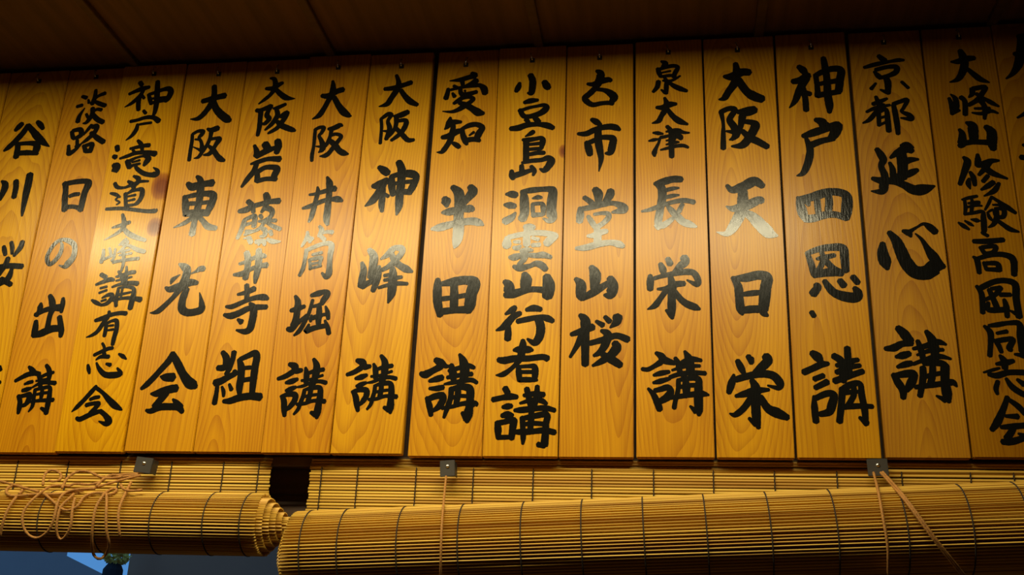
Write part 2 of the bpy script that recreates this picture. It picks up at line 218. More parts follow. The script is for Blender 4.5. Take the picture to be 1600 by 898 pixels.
# ---------------------------------------------------------------- plaques
GLYPHS = """
谷;1;-11104;5805;-175,341,89 -226,276,102 -276,210,66|129,373,66 207,302,101 271,221,66|-45,301,89 -112,148,106 -235,-25,101 -338,-143,92 -412,-211,39|-45,301,89 85,173,110 195,57,136 325,-59,113 472,-157,17|-183,-72,75 -150,-173,101 -144,-349,104|-169,-84,75 -12,-72,74 171,-86,96 230,-166,135 219,-264,109|-118,-273,87 72,-269,96 268,-295,61
川;1;-11126;4750;-301,223,34 -225,166,107 -206,80,124 -230,-48,94 -248,-154,51|-15,213,94 12,73,98 14,-109,89|232,334,120 240,151,128 238,-84,114 245,-359,71 251,-485,29
桜;1;-11070;3319;-281,299,54 -236,53,90 -201,-190,81 -157,-471,40|-394,118,41 -220,165,82 -109,173,41|-236,53,62 -292,-148,41 -351,-248,12|-185,12,20 -101,-91,73 -51,-133,24|-26,355,62 4,283,82 39,200,62|100,434,62 143,331,74 162,218,49|314,439,78 297,327,90 208,176,49|106,127,82 82,6,90 11,-134,90 -7,-234,41|-133,-40,61 148,-16,90 405,-31,89|222,-78,61 197,-238,101 97,-336,73 -44,-433,16|61,-265,89 174,-318,89 266,-369,81
講;1;-10691;1281;-60,2,57 19,-92,76|15,189,38 40,123,58|-90,-129,38 78,-92,57
淡;2;-9959;6434;-223,248,58 -143,217,75|-289,36,58 -198,61,66|-216,-282,88 -204,-159,66 -132,-5,18|-92,174,31 -68,105,53|20,373,53 28,214,75 0,79,75|215,295,71 97,244,53 26,168,44|32,134,62 160,72,79 263,33,79|205,-54,66 128,-40,57 60,-70,44|28,-13,75 43,-148,83 -33,-301,66 -103,-325,22|54,-148,79 168,-254,92 284,-315,87|-76,-131,44 -31,-201,53
路;2;-9994;5755;-257,189,65 -214,76,74 -176,42,61|-240,210,65 -96,226,87 -64,114,87 -157,52,65|-116,6,56 -91,-126,65|-122,-125,52 -36,-85,30|-264,-98,52 -242,-208,73 -221,-263,86 -120,-191,65 -19,-63,30|110,307,65 53,220,57 -11,112,22|137,272,78 220,280,87 192,148,78 72,10,69 -19,-63,26|129,151,69 276,34,95 405,-48,95|32,-109,60 95,-221,86|74,-111,65 193,-83,77 185,-203,86|97,-232,64 199,-225,73
日;2;-9945;4645;-227,245,106 -196,127,93 -176,-43,101 -138,-285,96|-181,244,85 -21,270,89 163,275,93 225,220,126 185,51,105 176,-117,104 170,-294,95|-90,-14,63 -13,16,71 78,23,63|-128,-233,88 13,-221,67 164,-263,87
の;2;-9990;3525;-43,224,25 0,141,53 -8,-1,69 -81,-141,69 -169,-199,69 -235,-97,69 -225,24,61 -147,185,61 -30,260,53 118,230,82 237,136,85 256,-67,93 173,-206,109 133,-256,60 17,-227,12
出;2;-9961;2356;-207,241,40 -206,175,92 -217,98,66 -240,20,66|-269,33,66 -127,109,79 24,146,79 188,118,52|-70,382,66 -9,277,105 24,146,105 3,-9,78 6,-214,91|186,326,53 200,222,79 202,79,52|85,171,79 175,183,79|-232,-83,65 -218,-212,104 -217,-340,91|-230,-340,78 -94,-303,117 74,-228,117 202,-217,104|187,-11,78 233,-140,91 272,-268,90 276,-358,64
講;2;-9936;1066;-217,397,38 -154,347,76 -76,285,76 4,272,63|-410,150,51 -307,211,66 -189,267,76 -37,284,63|-230,93,33 -170,118,53 -97,136,51|-244,-17,55 -171,1,70 -99,25,38|-296,-109,63 -249,-207,75 -238,-317,75 -239,-401,50|-274,-122,55 -176,-97,63 -101,-85,75 -99,-158,83 -121,-231,70|-188,-280,45 -142,-256,62 -73,-219,25|96,421,51 157,346,76 190,246,76 176,123,63|-4,247,63 40,160,76 66,37,63|30,210,45 123,259,51 251,296,45|-76,38,25 27,99,45 151,123,55 320,110,63|-35,148,25 115,172,38 213,197,33|-17,1,55 -14,-134,55 -9,-280,55 -59,-377,17|-4,1,45 107,25,50 233,37,58 258,-86,75 262,-232,82 259,-401,74|104,37,50 117,-85,63 114,-195,37|14,-85,33 137,-61,43 250,-49,38|-63,-207,35 87,-189,47 239,-183,55 340,-177,62|152,-316,37 223,-353,62
神;3;-8812;6585;-247,315,78 -204,258,78|-417,78,53 -292,136,70 -181,176,88 -52,205,63|-146,165,60 -206,23,70 -333,-115,63 -461,-195,10|-206,23,77 -207,-121,80 -182,-265,70|-158,39,42 -114,-26,52|97,316,77 124,97,98 149,-155,90 145,-333,69 118,-420,34|-35,51,60 8,-59,70 48,-150,63|-27,51,53 101,90,63 226,138,70 341,150,98 393,84,98 363,-40,97 316,-109,62|22,-42,35 121,-37,42 318,-20,35|54,-133,56 182,-103,63 328,-83,69
戸;3;-8885;6043;-5,255,52 45,199,59|-219,42,59 -98,63,59 60,110,66 210,103,76 322,27,96|-32,-28,41 65,-14,45 186,-2,45|-74,-26,52 -81,-131,76 -143,-251,62 -243,-344,14
滝;3;-8887;5309;-392,269,85 -366,190,75|-423,71,71 -378,52,85|-390,-111,84 -321,-131,128 -347,-216,118 -306,-166,101|-7,375,51 74,285,75 111,162,51|-127,215,44 16,244,61 127,266,68 224,270,78|-73,187,44 -33,142,47|-291,22,37 -151,69,64 3,123,68 200,125,78 368,92,101|-141,-35,84 -79,-157,94|-115,-44,67 5,20,44 162,54,44 253,2,101 218,-82,84 194,-132,50|-46,-64,27 94,-26,40|-78,-165,67 -19,-125,50 106,-95,44|30,-127,50 74,-196,67 203,-286,77 339,-325,80 450,-312,110 463,-244,67 380,-182,13
道;3;-8856;4599;3,370,40 101,316,83 93,224,66 17,192,50|-86,272,40 -2,210,83 45,124,50|-332,238,60 -269,160,63 -137,147,40 -15,194,56 136,256,50 297,259,33|53,174,60 32,108,50 -38,43,33|-92,28,66 -71,-90,59 -43,-207,59|-67,27,43 52,82,46 194,103,73 224,18,82 209,-82,72 159,-163,66 100,-195,33|-57,-32,26 99,-3,43|-26,-116,26 97,-87,43|-26,-208,49 100,-195,43|-379,45,33 -276,17,60 -186,-36,33|-225,-43,23 -258,-84,26 -176,-137,26 -224,-182,20|-404,-263,49 -130,-258,59 83,-285,59 362,-326,59 521,-323,72 548,-291,20
大;3;-8876;3928;-205,43,30 -65,85,60 101,140,60|-58,296,45 -5,158,75 1,38,74 -98,-64,53 -190,-121,36 -310,-185,7|1,38,59 108,-69,83 267,-148,80 452,-211,53
峰;3;-8854;3488;-313,69,44 -301,-35,59 -313,-167,59|-333,-137,44 -212,-81,44 -92,-25,38|-208,96,38 -170,6,47 -157,-67,38|-96,79,38 -96,-83,44 -129,-141,35|75,267,35 27,209,59 -36,151,29|80,237,44 102,192,59 48,90,38 -39,4,21|23,150,35 156,132,44 315,54,73 451,15,64|1,25,32 169,58,41|-2,-41,32 217,-9,38|-94,-171,50 31,-145,47 229,-120,52 364,-108,55|33,90,44 78,-43,59 99,-204,49 86,-335,38
講;3;-8793;2824;-335,271,64 -238,218,73|-394,84,38 -280,132,58 -158,174,72 -85,165,49|-302,18,35 -192,45,37|-308,-68,35 -180,-20,35|-421,-195,29 -341,-239,63 -231,-290,40|-241,-162,20 -136,-107,57 -64,-108,63 -66,-179,72 -136,-263,63 -231,-290,37|-244,-219,29 -164,-192,37|-26,323,35 47,235,64 96,119,58|110,408,29 126,277,52 139,118,58|-52,222,29 72,256,58 208,297,64 279,303,58|-39,150,23 99,183,35 236,217,29|-90,36,29 45,84,46 212,109,58 358,92,77|28,19,34 31,-81,57 23,-195,63 43,-309,51|42,19,29 167,38,43 286,15,57 326,-57,66 318,-171,85 307,-355,79|50,-110,43 271,-63,29|102,4,34 104,-168,34|-31,-215,29 119,-175,43 289,-170,57 465,-201,85
有;3;-8838;2166;-241,91,51 -133,125,71 12,186,65 176,219,62 291,211,71|-21,250,43 -15,179,62 -89,40,68 -163,-99,62 -249,-168,48 -349,-206,8|-30,25,51 -24,-86,62 -27,-184,56|-18,39,42 59,80,42 145,79,65 170,-61,70 155,-213,70 149,-337,56|-9,-10,25 102,3,31|5,-87,25 115,-71,34
志;3;-8769;1562;-107,289,36 -58,213,45 -45,103,56|-217,84,47 -108,138,56 9,192,56 91,205,50|-167,1,19 -92,55,55 48,54,61|-55,158,42 -26,75,55|-297,-87,36 -271,-155,61 -242,-230,36|-149,-53,28 -81,-156,61 34,-251,82 175,-265,96 309,-239,77 237,-144,27|28,-68,33 102,-89,61|221,101,28 298,60,61 370,11,19
会;3;-8783;761;-65,346,50 -130,255,69 -231,122,67 -334,1,64 -418,-85,7|-53,316,55 76,231,54 196,122,86 314,26,98 424,-34,49 458,-52,17|-130,122,44 -60,152,54 19,164,49|-181,26,62 -92,50,57 33,56,61 -15,-22,64 -99,-112,49|-310,-190,49 -244,-208,73 -106,-142,73 11,-94,69 106,-70,49|81,-70,61 182,-142,73 261,-237,109 220,-284,73 88,-243,12
大;4;-7582;6346;-28,419,87 -5,256,97 -15,97,120 -91,-59,96 -171,-179,92 -259,-245,75 -390,-247,9|-206,115,86 -56,152,103 86,190,103 197,211,113|1,96,103 71,-49,120 186,-177,136 314,-279,135 366,-308,84
東;4;-7580;4382;-91,554,55 -20,482,104 7,342,122 21,65,108 1,-153,107 -10,-343,93 -17,-558,106|-243,420,77 -154,354,136 -26,384,123 103,408,109 207,418,136|-265,170,68 -220,4,122 -197,-188,81|-243,156,68 -77,192,81 105,214,95 239,196,122 275,126,121 244,-24,121 189,-186,80|-144,29,76 0,31,67 195,46,67|-181,-162,108 -25,-152,121 211,-159,120|-17,-207,75 -110,-286,75 -205,-351,67 -377,-425,8|36,-208,80 141,-306,80 249,-417,106 397,-455,79
光;4;-7620;2816;-125,457,34 -26,402,117 35,336,130 29,205,129 -2,76,142 -43,12,116 -124,-128,77 -231,-255,79 -352,-381,84 -435,-418,51 -511,-423,6|-223,93,16 -202,164,73 -151,209,47 -82,260,10|326,363,91 263,357,91 204,319,47 109,272,10|-303,30,39 -220,-4,103 -62,51,116 120,113,116 249,104,64|87,-3,77 51,-105,115 33,-233,115 52,-361,127 151,-426,114 301,-415,114 395,-366,114 376,-238,71 320,-71,6
会;4;-7602;1078;-1,591,96 -57,470,104 -171,322,90 -273,188,89 -376,69,87 -460,-4,49|10,564,90 118,401,122 225,240,121 340,106,161 430,53,147 474,26,80|-165,201,19 -81,188,114 56,187,135|-281,-91,27 -173,-85,107 -6,-25,121 140,1,121|-25,-78,121 -101,-197,107 -192,-302,80|-317,-367,40 -233,-380,80 -81,-315,101 93,-308,101 229,-315,106 309,-393,66|114,-184,27 177,-236,80 270,-315,93
阪;4;-7620;5579;-265,203,51 -252,72,58 -253,-121,58 -248,-314,62|-260,209,51 -171,264,56 -73,260,71 -88,195,71 -127,132,51 -79,52,50 -46,-52,70 -54,-116,75 -105,-101,38 -209,-52,13|-196,102,30 -121,93,38|5,309,38 82,279,89 198,313,101|88,240,76 82,110,63 42,-30,58 -24,-156,63 -82,-256,55 -162,-281,10|108,96,55 191,106,58 255,84,100 210,-24,70 164,-125,75 114,-200,75 9,-221,25|80,-44,50 176,-125,80 265,-244,87 334,-310,99 410,-345,54
大;5;-6419;6623;-138,263,34 -68,245,71 -30,153,85 -36,35,85 -96,-80,65 -180,-164,62 -295,-262,20|-193,50,57 -58,51,85 41,120,80 104,154,57|-1,19,71 91,-74,90 194,-153,99 290,-179,56 377,-184,7
阪;5;-6406;6033;-332,198,70 -254,165,84 -243,19,78 -236,-140,78 -248,-312,61|-258,194,70 -156,233,79 -67,273,70 -108,173,70 -124,86,84 -75,12,84 -131,-73,70 -183,-85,42|-14,220,42 71,238,70 197,297,56|42,195,70 75,92,84 35,-22,84 -33,-120,70 -121,-210,33|133,46,70 243,128,78 227,42,84 162,-85,83 94,-183,69 -16,-257,55 -59,-284,28|92,-53,70 167,-129,97 293,-191,97 390,-231,83 438,-248,41
岩;5;-6464;5156;-223,362,50 -169,247,88 -158,162,110|-156,147,96 -21,227,110 104,279,88 180,304,68|-27,383,124 38,281,123|196,438,110 222,331,123 205,204,90|-242,-4,33 -115,33,76 62,83,76 272,75,109|-138,6,82 -171,-146,90 -258,-282,89 -355,-445,40|-120,-134,81 -91,-260,89 -94,-343,81|-79,-150,81 30,-84,81 174,-82,89 256,-120,108 219,-243,108 226,-299,94|-81,-344,75 71,-307,75 253,-314,81
藤;5;-6407;3998;-257,429,80 -175,345,93 -134,222,66|50,556,93 90,446,120 77,338,80 15,218,48|-395,243,66 -275,267,106 -154,331,80 -4,374,80 146,410,80 299,419,106|-274,64,74 -305,-96,74 -359,-268,52|-276,78,53 -167,129,66 -97,140,79 -90,32,79 -93,-48,79|-251,-17,53 -127,20,40|-222,-138,52 -94,-141,52 4,-104,52|57,298,79 163,268,93 210,199,79 170,106,66 39,29,53|-2,151,66 29,110,53|-15,44,39 138,53,53 292,49,58|143,13,52 254,-57,65 388,-114,65|90,28,53 38,-65,52 -44,-129,39 -239,-204,39|66,-92,65 123,-133,78 121,-226,65 47,-244,31|214,-149,65 247,-216,52|-155,-259,78 -105,-353,78|-17,-342,65 109,-332,78 143,-399,52|181,-294,52 288,-343,78 415,-346,23|-242,-277,16 -181,-259,39|41,-396,39 47,-344,39
井;5;-6433;3232;-131,230,93 -93,112,105 -83,-53,92 -93,-239,92|81,273,93 98,131,116 108,-33,104 94,-196,92 88,-323,46|-230,26,46 -110,65,58 18,133,65 151,165,81 210,152,58|-306,-171,42 -160,-156,92 -23,-77,69 129,-22,76 252,-7,92
寺;5;-6440;2472;-46,395,76 -24,267,76 -15,152,76|-182,231,38 -36,267,76 94,329,89|-360,18,38 -253,16,76 -111,77,71 31,139,71 176,174,83 288,173,101 353,146,55|-371,-127,50 -256,-148,100 -113,-99,100 27,-26,88 173,-2,88 346,1,75|52,69,45 123,-2,100 139,-128,112 131,-253,112 110,-377,112 29,-426,87 -122,-399,25|-123,-212,37 -55,-257,87
組;5;-6487;1276;-261,416,68 -187,321,108 -172,214,108 -205,161,81|-64,414,81 -73,280,75 -107,134,75 -148,41,67|-305,148,81 -217,147,94 -153,174,67|-20,87,67 5,53,80 -114,-12,93 -226,-78,107 -316,-104,107|-273,-170,59 -272,-276,66 -281,-445,79|-193,-171,32 -155,-249,58 -144,-328,40|-71,-131,40 -26,-217,66|34,286,54 89,172,107 110,13,106 108,-171,106 124,-289,66|60,293,67 174,346,81 302,398,94 339,318,107 331,171,107 329,-27,106 335,-277,87|160,145,59 253,152,59|160,-60,66 291,-40,66|-132,-413,53 -20,-406,92 132,-354,105 315,-329,105 475,-342,118
大;6;-5307;6322;-44,407,42 -27,303,84 -26,157,112 -84,14,83 -147,-142,83 -225,-283,88 -342,-352,14|-213,115,70 -120,103,98 -18,142,84 69,196,98 158,221,98|16,68,83 110,-96,100 214,-231,124 313,-307,82 360,-323,27
阪;6;-5332;5518;-242,244,49 -239,104,56 -236,-87,49 -247,-263,61 -240,-376,48|-241,238,54 -163,279,57 -91,264,69 -117,175,57 -158,113,49 -113,22,69 -66,-93,97 -82,-169,85 -135,-217,17|-194,-95,17 -135,-103,37|-1,241,49 97,256,86 198,303,86 245,294,37|55,206,69 43,92,56 9,-33,61 -19,-95,49|64,117,61 144,133,54 216,111,61 243,71,61 194,-15,68 123,-126,73 53,-237,73 -12,-284,73 -104,-293,15|39,16,73 141,-76,97 234,-193,97 320,-247,97 403,-269,29
井;6;-5302;4378;41,439,36 93,320,107 105,197,95 109,-9,94 110,-191,105 110,-358,105 137,-455,58|-112,253,29 -96,155,71 -116,9,66 -135,-135,82 -162,-303,75 -198,-398,35|-241,111,36 -128,125,52 6,164,71 128,197,71 195,213,107|-334,-142,40 -228,-114,71 -108,-64,71 35,-7,71 169,13,71 272,10,106 349,-23,47
筒;6;-5313;3428;-193,365,39 -184,286,64 -223,182,51 -264,98,31|-169,259,64 -91,231,64|-166,233,46 -123,179,51|10,465,39 56,385,77 17,281,51|36,333,51 147,356,51 248,347,64|68,266,64 124,213,64|-170,37,64 -178,-119,56 -196,-299,63 -244,-426,50|-157,30,64 -38,86,64 94,135,64 205,145,77 260,92,89 252,-76,81 258,-257,81 260,-398,100 217,-461,75 142,-389,30|-60,-57,38 98,-21,51|-107,-146,38 -80,-224,46 -70,-314,51|-100,-146,38 9,-123,64 95,-112,63 90,-189,51 86,-266,38|-67,-225,38 67,-202,38|-71,-302,38 110,-260,38
堀;6;-5275;2302;-312,333,45 -257,230,90 -253,95,100 -257,-62,100 -289,-173,100|-361,80,56 -265,106,89 -137,150,56|-380,-239,66 -314,-239,99 -236,-151,77 -167,-85,55 -90,14,11|-36,340,56 71,372,90 200,404,67 237,358,89 181,258,89 155,190,67|-6,260,45 -26,137,51 -55,3,51 -107,-131,62 -179,-274,66 -258,-351,26|-15,142,40 114,168,56|1,-9,33 16,-54,66 80,-33,66 176,-11,55|113,180,67 128,34,89 129,-89,88 139,-178,66|226,144,27 269,43,66 291,-69,55|-38,-53,22 0,-110,40|175,0,44 283,9,55|-26,-165,33 -58,-275,88|-58,-275,88 89,-222,77 260,-190,66|240,-101,33 295,-213,66 327,-323,66
講;6;-5277;1041;-277,421,60 -189,385,108 -157,313,96 -62,318,60|-441,177,53 -326,218,72 -214,289,84|-302,111,43 -209,134,83 -117,170,48|-287,-20,40 -206,10,71 -126,39,40|-360,-108,36 -303,-184,83 -281,-325,82 -263,-429,52|-347,-114,47 -232,-79,71 -124,-91,83 -125,-184,83 -185,-278,71 -249,-348,24|122,503,48 181,395,96 183,264,107 163,121,83 125,27,59|0,360,36 29,252,84 32,122,71|17,252,36 144,300,60 302,329,60|-43,146,36 110,169,36 299,233,36|-102,39,24 -9,57,43 116,110,47 256,133,52 366,109,59|22,-8,52 10,-114,59 -25,-231,59 -50,-325,52 -112,-406,28|22,-8,36 126,21,59 267,27,71 291,-91,89 282,-231,94 273,-371,105 271,-463,47|123,50,71 123,-67,71 100,-185,71|-1,-126,35 138,-97,40 278,-79,35|-83,-243,40 46,-231,47 195,-185,47 373,-196,66|168,-377,47 242,-406,93
神;7;-4091;4603;-268,384,73 -180,320,130 -113,265,116|-349,27,72 -267,39,129 -108,123,115|-172,51,115 -254,-124,114 -339,-254,114 -455,-346,17|-197,22,129 -168,-156,100 -169,-318,99 -151,-450,57|-129,-136,57 -64,-174,57|72,469,102 131,324,130 142,85,129 134,-166,128 135,-371,113 106,-523,28|-31,195,86 -19,31,115 16,-147,85|-31,195,86 90,236,86 254,245,129 366,211,129 399,136,100 353,4,114 306,-98,100|-7,53,57 129,78,57 347,93,71|21,-118,43 142,-100,85 320,-106,99
峰;7;-4096;3059;-413,160,50 -371,31,100 -382,-121,112 -383,-247,124|-369,-260,99 -265,-199,87 -160,-150,87|-304,389,76 -220,271,126 -217,92,125 -238,-98,112|-114,90,50 -109,-37,87 -134,-176,99 -181,-339,74|110,418,75 77,367,100 10,292,88 -94,217,25|122,418,75 245,402,100 252,312,87 152,186,100 51,86,75 -54,25,62|81,316,75 140,186,100 244,95,99 358,29,111 457,-17,37|-9,-77,50 122,-55,54|-2,-159,49 140,-131,62 283,-108,49|-88,-290,42 53,-248,54 220,-220,62 388,-229,49|114,60,75 136,-67,124 138,-256,135 132,-406,122 90,-555,24
大;7;-4135;6454;-57,351,50 -7,199,83 -27,61,99 -115,-108,92 -183,-226,89 -327,-271,13|-247,80,66 -100,91,83 83,142,83 219,188,83|44,40,73 131,-86,89 231,-194,105 360,-268,65
阪;7;-4163;5761;-240,171,49 -217,-8,49 -216,-312,48|-240,171,49 -123,260,72 -60,240,65 -113,123,58 -70,-32,81 -115,-232,64|-174,-69,26 -96,-81,48|-4,212,49 110,232,98 229,287,88|36,184,81 34,15,65 -31,-134,48 -130,-240,26|57,115,58 194,126,71 216,41,81 136,-125,80 -21,-261,48|37,-19,65 153,-142,80 268,-264,80 375,-268,54
講;7;-4129;1117;-312,410,60 -220,374,107 -182,304,95 -87,309,59|-454,173,52 -342,213,71 -237,281,83|-309,108,42 -218,131,83 -130,165,47|-282,-18,40 -205,10,70 -128,38,40|-347,-104,35 -284,-179,82 -250,-315,81 -223,-417,51|-334,-110,47 -223,-76,70 -114,-88,82 -108,-179,82 -160,-270,70 -216,-338,23|82,487,47 150,382,95 162,254,106 152,117,82 123,25,58|-29,349,36 9,244,83 22,118,70|-3,244,35 120,289,59 275,317,59|-54,141,35 96,163,35 280,225,35|-104,38,23 -13,55,42 107,106,47 245,128,52 355,104,58|23,-8,51 20,-111,58 -5,-225,58 -22,-315,51 -76,-394,28|23,-8,35 124,20,58 264,25,70 297,-89,88 298,-225,93 300,-360,104 305,-449,46|118,48,70 128,-66,70 115,-179,70|10,-122,35 145,-94,40 283,-78,35|-61,-236,40 65,-225,46 208,-180,46 385,-191,65|197,-365,46 272,-393,92
愛;8;-2957;6396;120,400,62 179,358,98 78,324,86 -81,280,74 -270,266,10|-44,239,74 -29,173,61|207,252,98 130,191,86 41,144,73|-289,108,49 -295,18,73 -318,-84,85|-276,75,37 -163,102,49 -4,133,54 178,150,73 281,145,73 352,77,109 374,-14,97|-189,162,49 -129,113,73|-204,14,37 -165,-53,68|-71,111,61 -54,6,73 28,-36,109 140,-3,73 219,19,68|12,55,37 24,41,24|-15,-86,73 98,-78,61 169,-120,73 104,-194,73 17,-253,97 -93,-325,72 -205,-358,48 -360,-342,10|-169,-194,49 -103,-146,73 -37,-97,73|-67,-186,73 61,-243,97 179,-325,108 273,-392,132 364,-415,60
知;8;-3001;5584;-172,342,36 -183,254,96 -212,167,84 -260,113,19|-171,241,108 -70,249,84 21,245,48|-290,-43,72 -190,-22,95 -59,48,107 30,82,72|-112,188,72 -116,63,95 -141,-86,95 -201,-208,83 -253,-293,83 -295,-329,59 -374,-328,5|-92,-163,59 -33,-203,83 14,-242,71|50,118,60 68,-8,83 120,-134,95 146,-197,47|62,118,60 182,175,84 306,183,83 399,116,95 348,6,107 309,-105,95|119,-122,83 241,-102,83 366,-132,59|181,-25,24 257,34,47
半;8;-2923;4099;-260,275,98 -230,216,154 -214,128,56|172,481,99 217,392,154 155,291,126 93,206,98 19,93,84|-131,483,85 -23,370,155 0,194,154 -2,-22,153 9,-223,166 7,-422,165 -18,-563,109 -41,-633,27|-285,15,42 -165,26,125 34,63,97 180,73,125 234,57,83|-447,-283,42 -308,-258,125 -111,-206,111 86,-168,111 245,-158,124 352,-190,110 427,-234,27
田;8;-2917;2612;-291,298,73 -289,173,122 -273,-75,133 -217,-321,96|-214,221,73 -15,255,134 174,277,134 318,224,182 280,39,169 266,-145,168 237,-254,119|-19,230,109 -3,44,121 5,-202,120|-187,-40,73 1,-18,68 187,16,72|-197,-261,108 13,-239,96 224,-230,120
講;8;-2874;1076;-284,462,77 -204,416,116 -112,357,64 -49,361,31|-511,236,64 -434,223,115 -311,287,90 -200,351,103|-363,113,46 -251,145,89 -164,170,89|-355,-8,38 -241,-8,76 -142,10,76|-383,-161,63 -337,-287,88 -302,-438,63|-369,-186,76 -259,-136,88 -146,-123,101 -129,-199,101 -186,-300,88 -281,-375,38|99,550,39 162,440,115 195,297,140 189,169,114 120,42,76|-24,376,64 8,247,115 28,118,76|-57,279,51 92,324,64 242,362,77 344,329,51|-76,170,51 124,208,64 312,226,63|-120,61,25 -20,80,51 130,105,63 304,130,63 400,85,50|-2,-9,76 -6,-161,75 -47,-312,75 -94,-475,37|11,-22,76 134,16,76 286,-10,113 306,-162,113 302,-312,112 283,-437,137 276,-537,62|109,16,76 105,-136,88 87,-262,75|7,-161,50 142,-130,50 293,-136,50|-134,-325,45 27,-300,50 211,-250,63 386,-256,87 418,-287,25|194,-400,50 261,-487,99
小;9;-1763;6471;-27,222,94 14,105,107 12,-37,107 -4,-136,93 -60,-133,40|-211,74,48 -233,-11,94 -268,-88,67|220,73,94 266,-14,120 292,-51,93
豆;9;-1731;5894;-148,256,58 -44,286,93 80,294,53|-218,112,79 -158,-3,79 -59,-21,79 88,14,92 197,79,105 232,147,105 182,191,66 71,175,48 -77,147,53 -211,97,58|-107,-75,79 -68,-132,66|28,-39,58 79,-97,92 128,-127,52|-366,-244,79 -237,-235,105 -91,-186,92 93,-180,73 253,-208,104 358,-261,78
島;9;-1723;5096;17,479,70 -31,444,70 -118,392,19|-160,332,47 -82,323,82 38,337,70 159,350,70 182,288,93 163,166,65|-104,299,93 -98,127,93 -92,-68,92|-47,236,47 161,252,58|-44,144,51 164,154,58|-41,46,58 101,71,69 210,67,65|-156,-108,46 -4,-77,69 170,-65,69 278,-33,92 333,-95,126 282,-202,103 218,-260,91 147,-233,23|-331,-252,58 -323,-337,92 -299,-398,69|-301,-350,92 -160,-306,92 -31,-263,69 33,-241,80|-165,-162,69 -157,-258,80|-1,-180,57 56,-266,69 36,-349,34
洞;9;-1714;4200;-416,211,40 -329,209,111 -252,190,101|-438,18,40 -351,5,110 -264,-14,80|-245,-134,30 -313,-225,110 -416,-285,119|-157,240,50 -117,165,121 -102,8,140 -97,-149,139 -131,-251,129|-158,245,61 -14,267,91 177,282,80 330,277,100 369,234,130 354,46,149 349,-110,149 361,-244,148 306,-294,79 220,-250,20|29,119,20 114,137,70 181,130,40|32,14,50 40,-90,60 52,-194,50|32,14,50 184,20,60 214,-54,80 218,-178,59|47,-184,79 208,-178,59
雲;9;-1733;3444;-60,360,79 16,358,109 82,346,79|-348,172,79 -353,71,138 -351,20,118|-319,182,79 -160,219,79 29,245,79 217,245,88 387,215,88 453,183,78 370,124,127 307,55,117|-31,338,79 -26,165,108 -22,43,108|-231,98,39 -146,96,59|-237,-3,49 -180,-14,78 -125,25,39|69,162,49 164,129,59|73,30,59 185,38,68|-112,-67,59 -19,-48,78 75,-61,39|-297,-173,49 -221,-175,107 -53,-138,68 134,-153,78 256,-145,97 378,-188,58|-43,-159,97 -69,-228,87 -142,-307,58|-225,-335,48 -121,-367,106 46,-331,68 138,-293,87 232,-325,106 299,-396,86
山;9;-1758;2736;-336,110,72 -271,49,144 -259,-84,158 -313,-127,86|-313,-127,86 -175,-100,129 32,-44,86 171,-32,86 365,-57,100|-19,238,87 13,133,173 3,-14,143|345,186,115 384,23,186 367,-152,156
行;9;-1759;2138;-151,264,71 -191,221,99 -299,150,34|-65,161,71 -173,104,99 -279,-24,113 -346,-81,85 -440,-123,20|-251,-39,70 -246,-168,98 -249,-268,98|37,218,57 153,245,99 264,222,71|-101,24,70 49,58,84 254,92,70 378,69,98 461,25,70|234,56,112 272,-73,126 262,-216,125 210,-315,111 156,-329,83 66,-271,28
者;9;-1763;1453;-1,389,63 2,314,104 -15,198,114 -32,92,93 -109,-12,62 -208,-106,62 -307,-168,72 -409,-178,10|-139,230,42 -67,240,94 86,239,104 158,228,42|-378,74,73 -286,62,104 -113,93,93 91,92,83 313,116,83 395,90,93|-58,-33,62 -49,-138,82 -30,-263,72|-47,-44,52 94,-34,51 196,-45,82 210,-160,92 202,-264,61|-4,-128,51 148,-128,51|-20,-252,72 122,-253,72 243,-259,37
講;9;-1707;626;-310,436,88 -270,367,87|-494,254,75 -354,285,75 -231,304,99 -120,297,62|-335,135,50 -262,147,87 -201,154,62|-342,-2,62 -257,17,99 -171,11,37|-411,-107,74 -394,-230,98 -389,-353,61|-405,-120,74 -289,-95,74 -156,-70,86 -165,-168,98 -182,-352,85|-377,-341,61 -183,-334,61|29,429,75 64,303,87 93,154,62|194,466,62 186,303,87 154,154,74|-10,322,50 136,347,74 296,334,74|-67,197,32 78,241,62 139,253,62 261,241,74 342,191,49|-149,85,44 -39,91,86 143,110,74 325,123,74 472,86,61|-23,-32,74 -12,-192,73 -1,-339,73 -4,-436,36|-23,-45,61 147,-7,73 352,18,86 344,-130,85 337,-313,97 328,-447,108|232,-447,72 329,-471,60|114,79,74 112,-69,86 104,-216,73|-7,-137,49 150,-118,61 320,-130,61|-125,-254,61 9,-253,85 178,-241,73 322,-228,85 480,-258,73
古;10;-579;6345;-62,388,48 4,333,119 -6,206,131 -60,94,119|-215,134,48 -115,122,83 6,167,95 127,199,95 182,184,71|-60,69,95 -169,-53,95 -256,-137,94 -222,-214,94 -122,-281,82 9,-262,70 129,-255,70 216,-272,70|-48,17,59 62,-1,71 161,-56,106 238,-148,129 194,-246,82
市;10;-580;5397;-135,382,65 -63,337,103 10,272,64|-362,117,51 -229,112,90 -97,174,90 35,217,90 179,231,103 275,206,102 335,163,51|-215,-52,77 -184,-161,115 -159,-283,89|-191,-66,77 -83,-17,77|24,33,77 144,28,89 228,-2,102 216,-123,114 181,-256,101 104,-273,38|-25,185,103 -24,-5,115 8,-222,101 27,-384,76 -7,-602,10
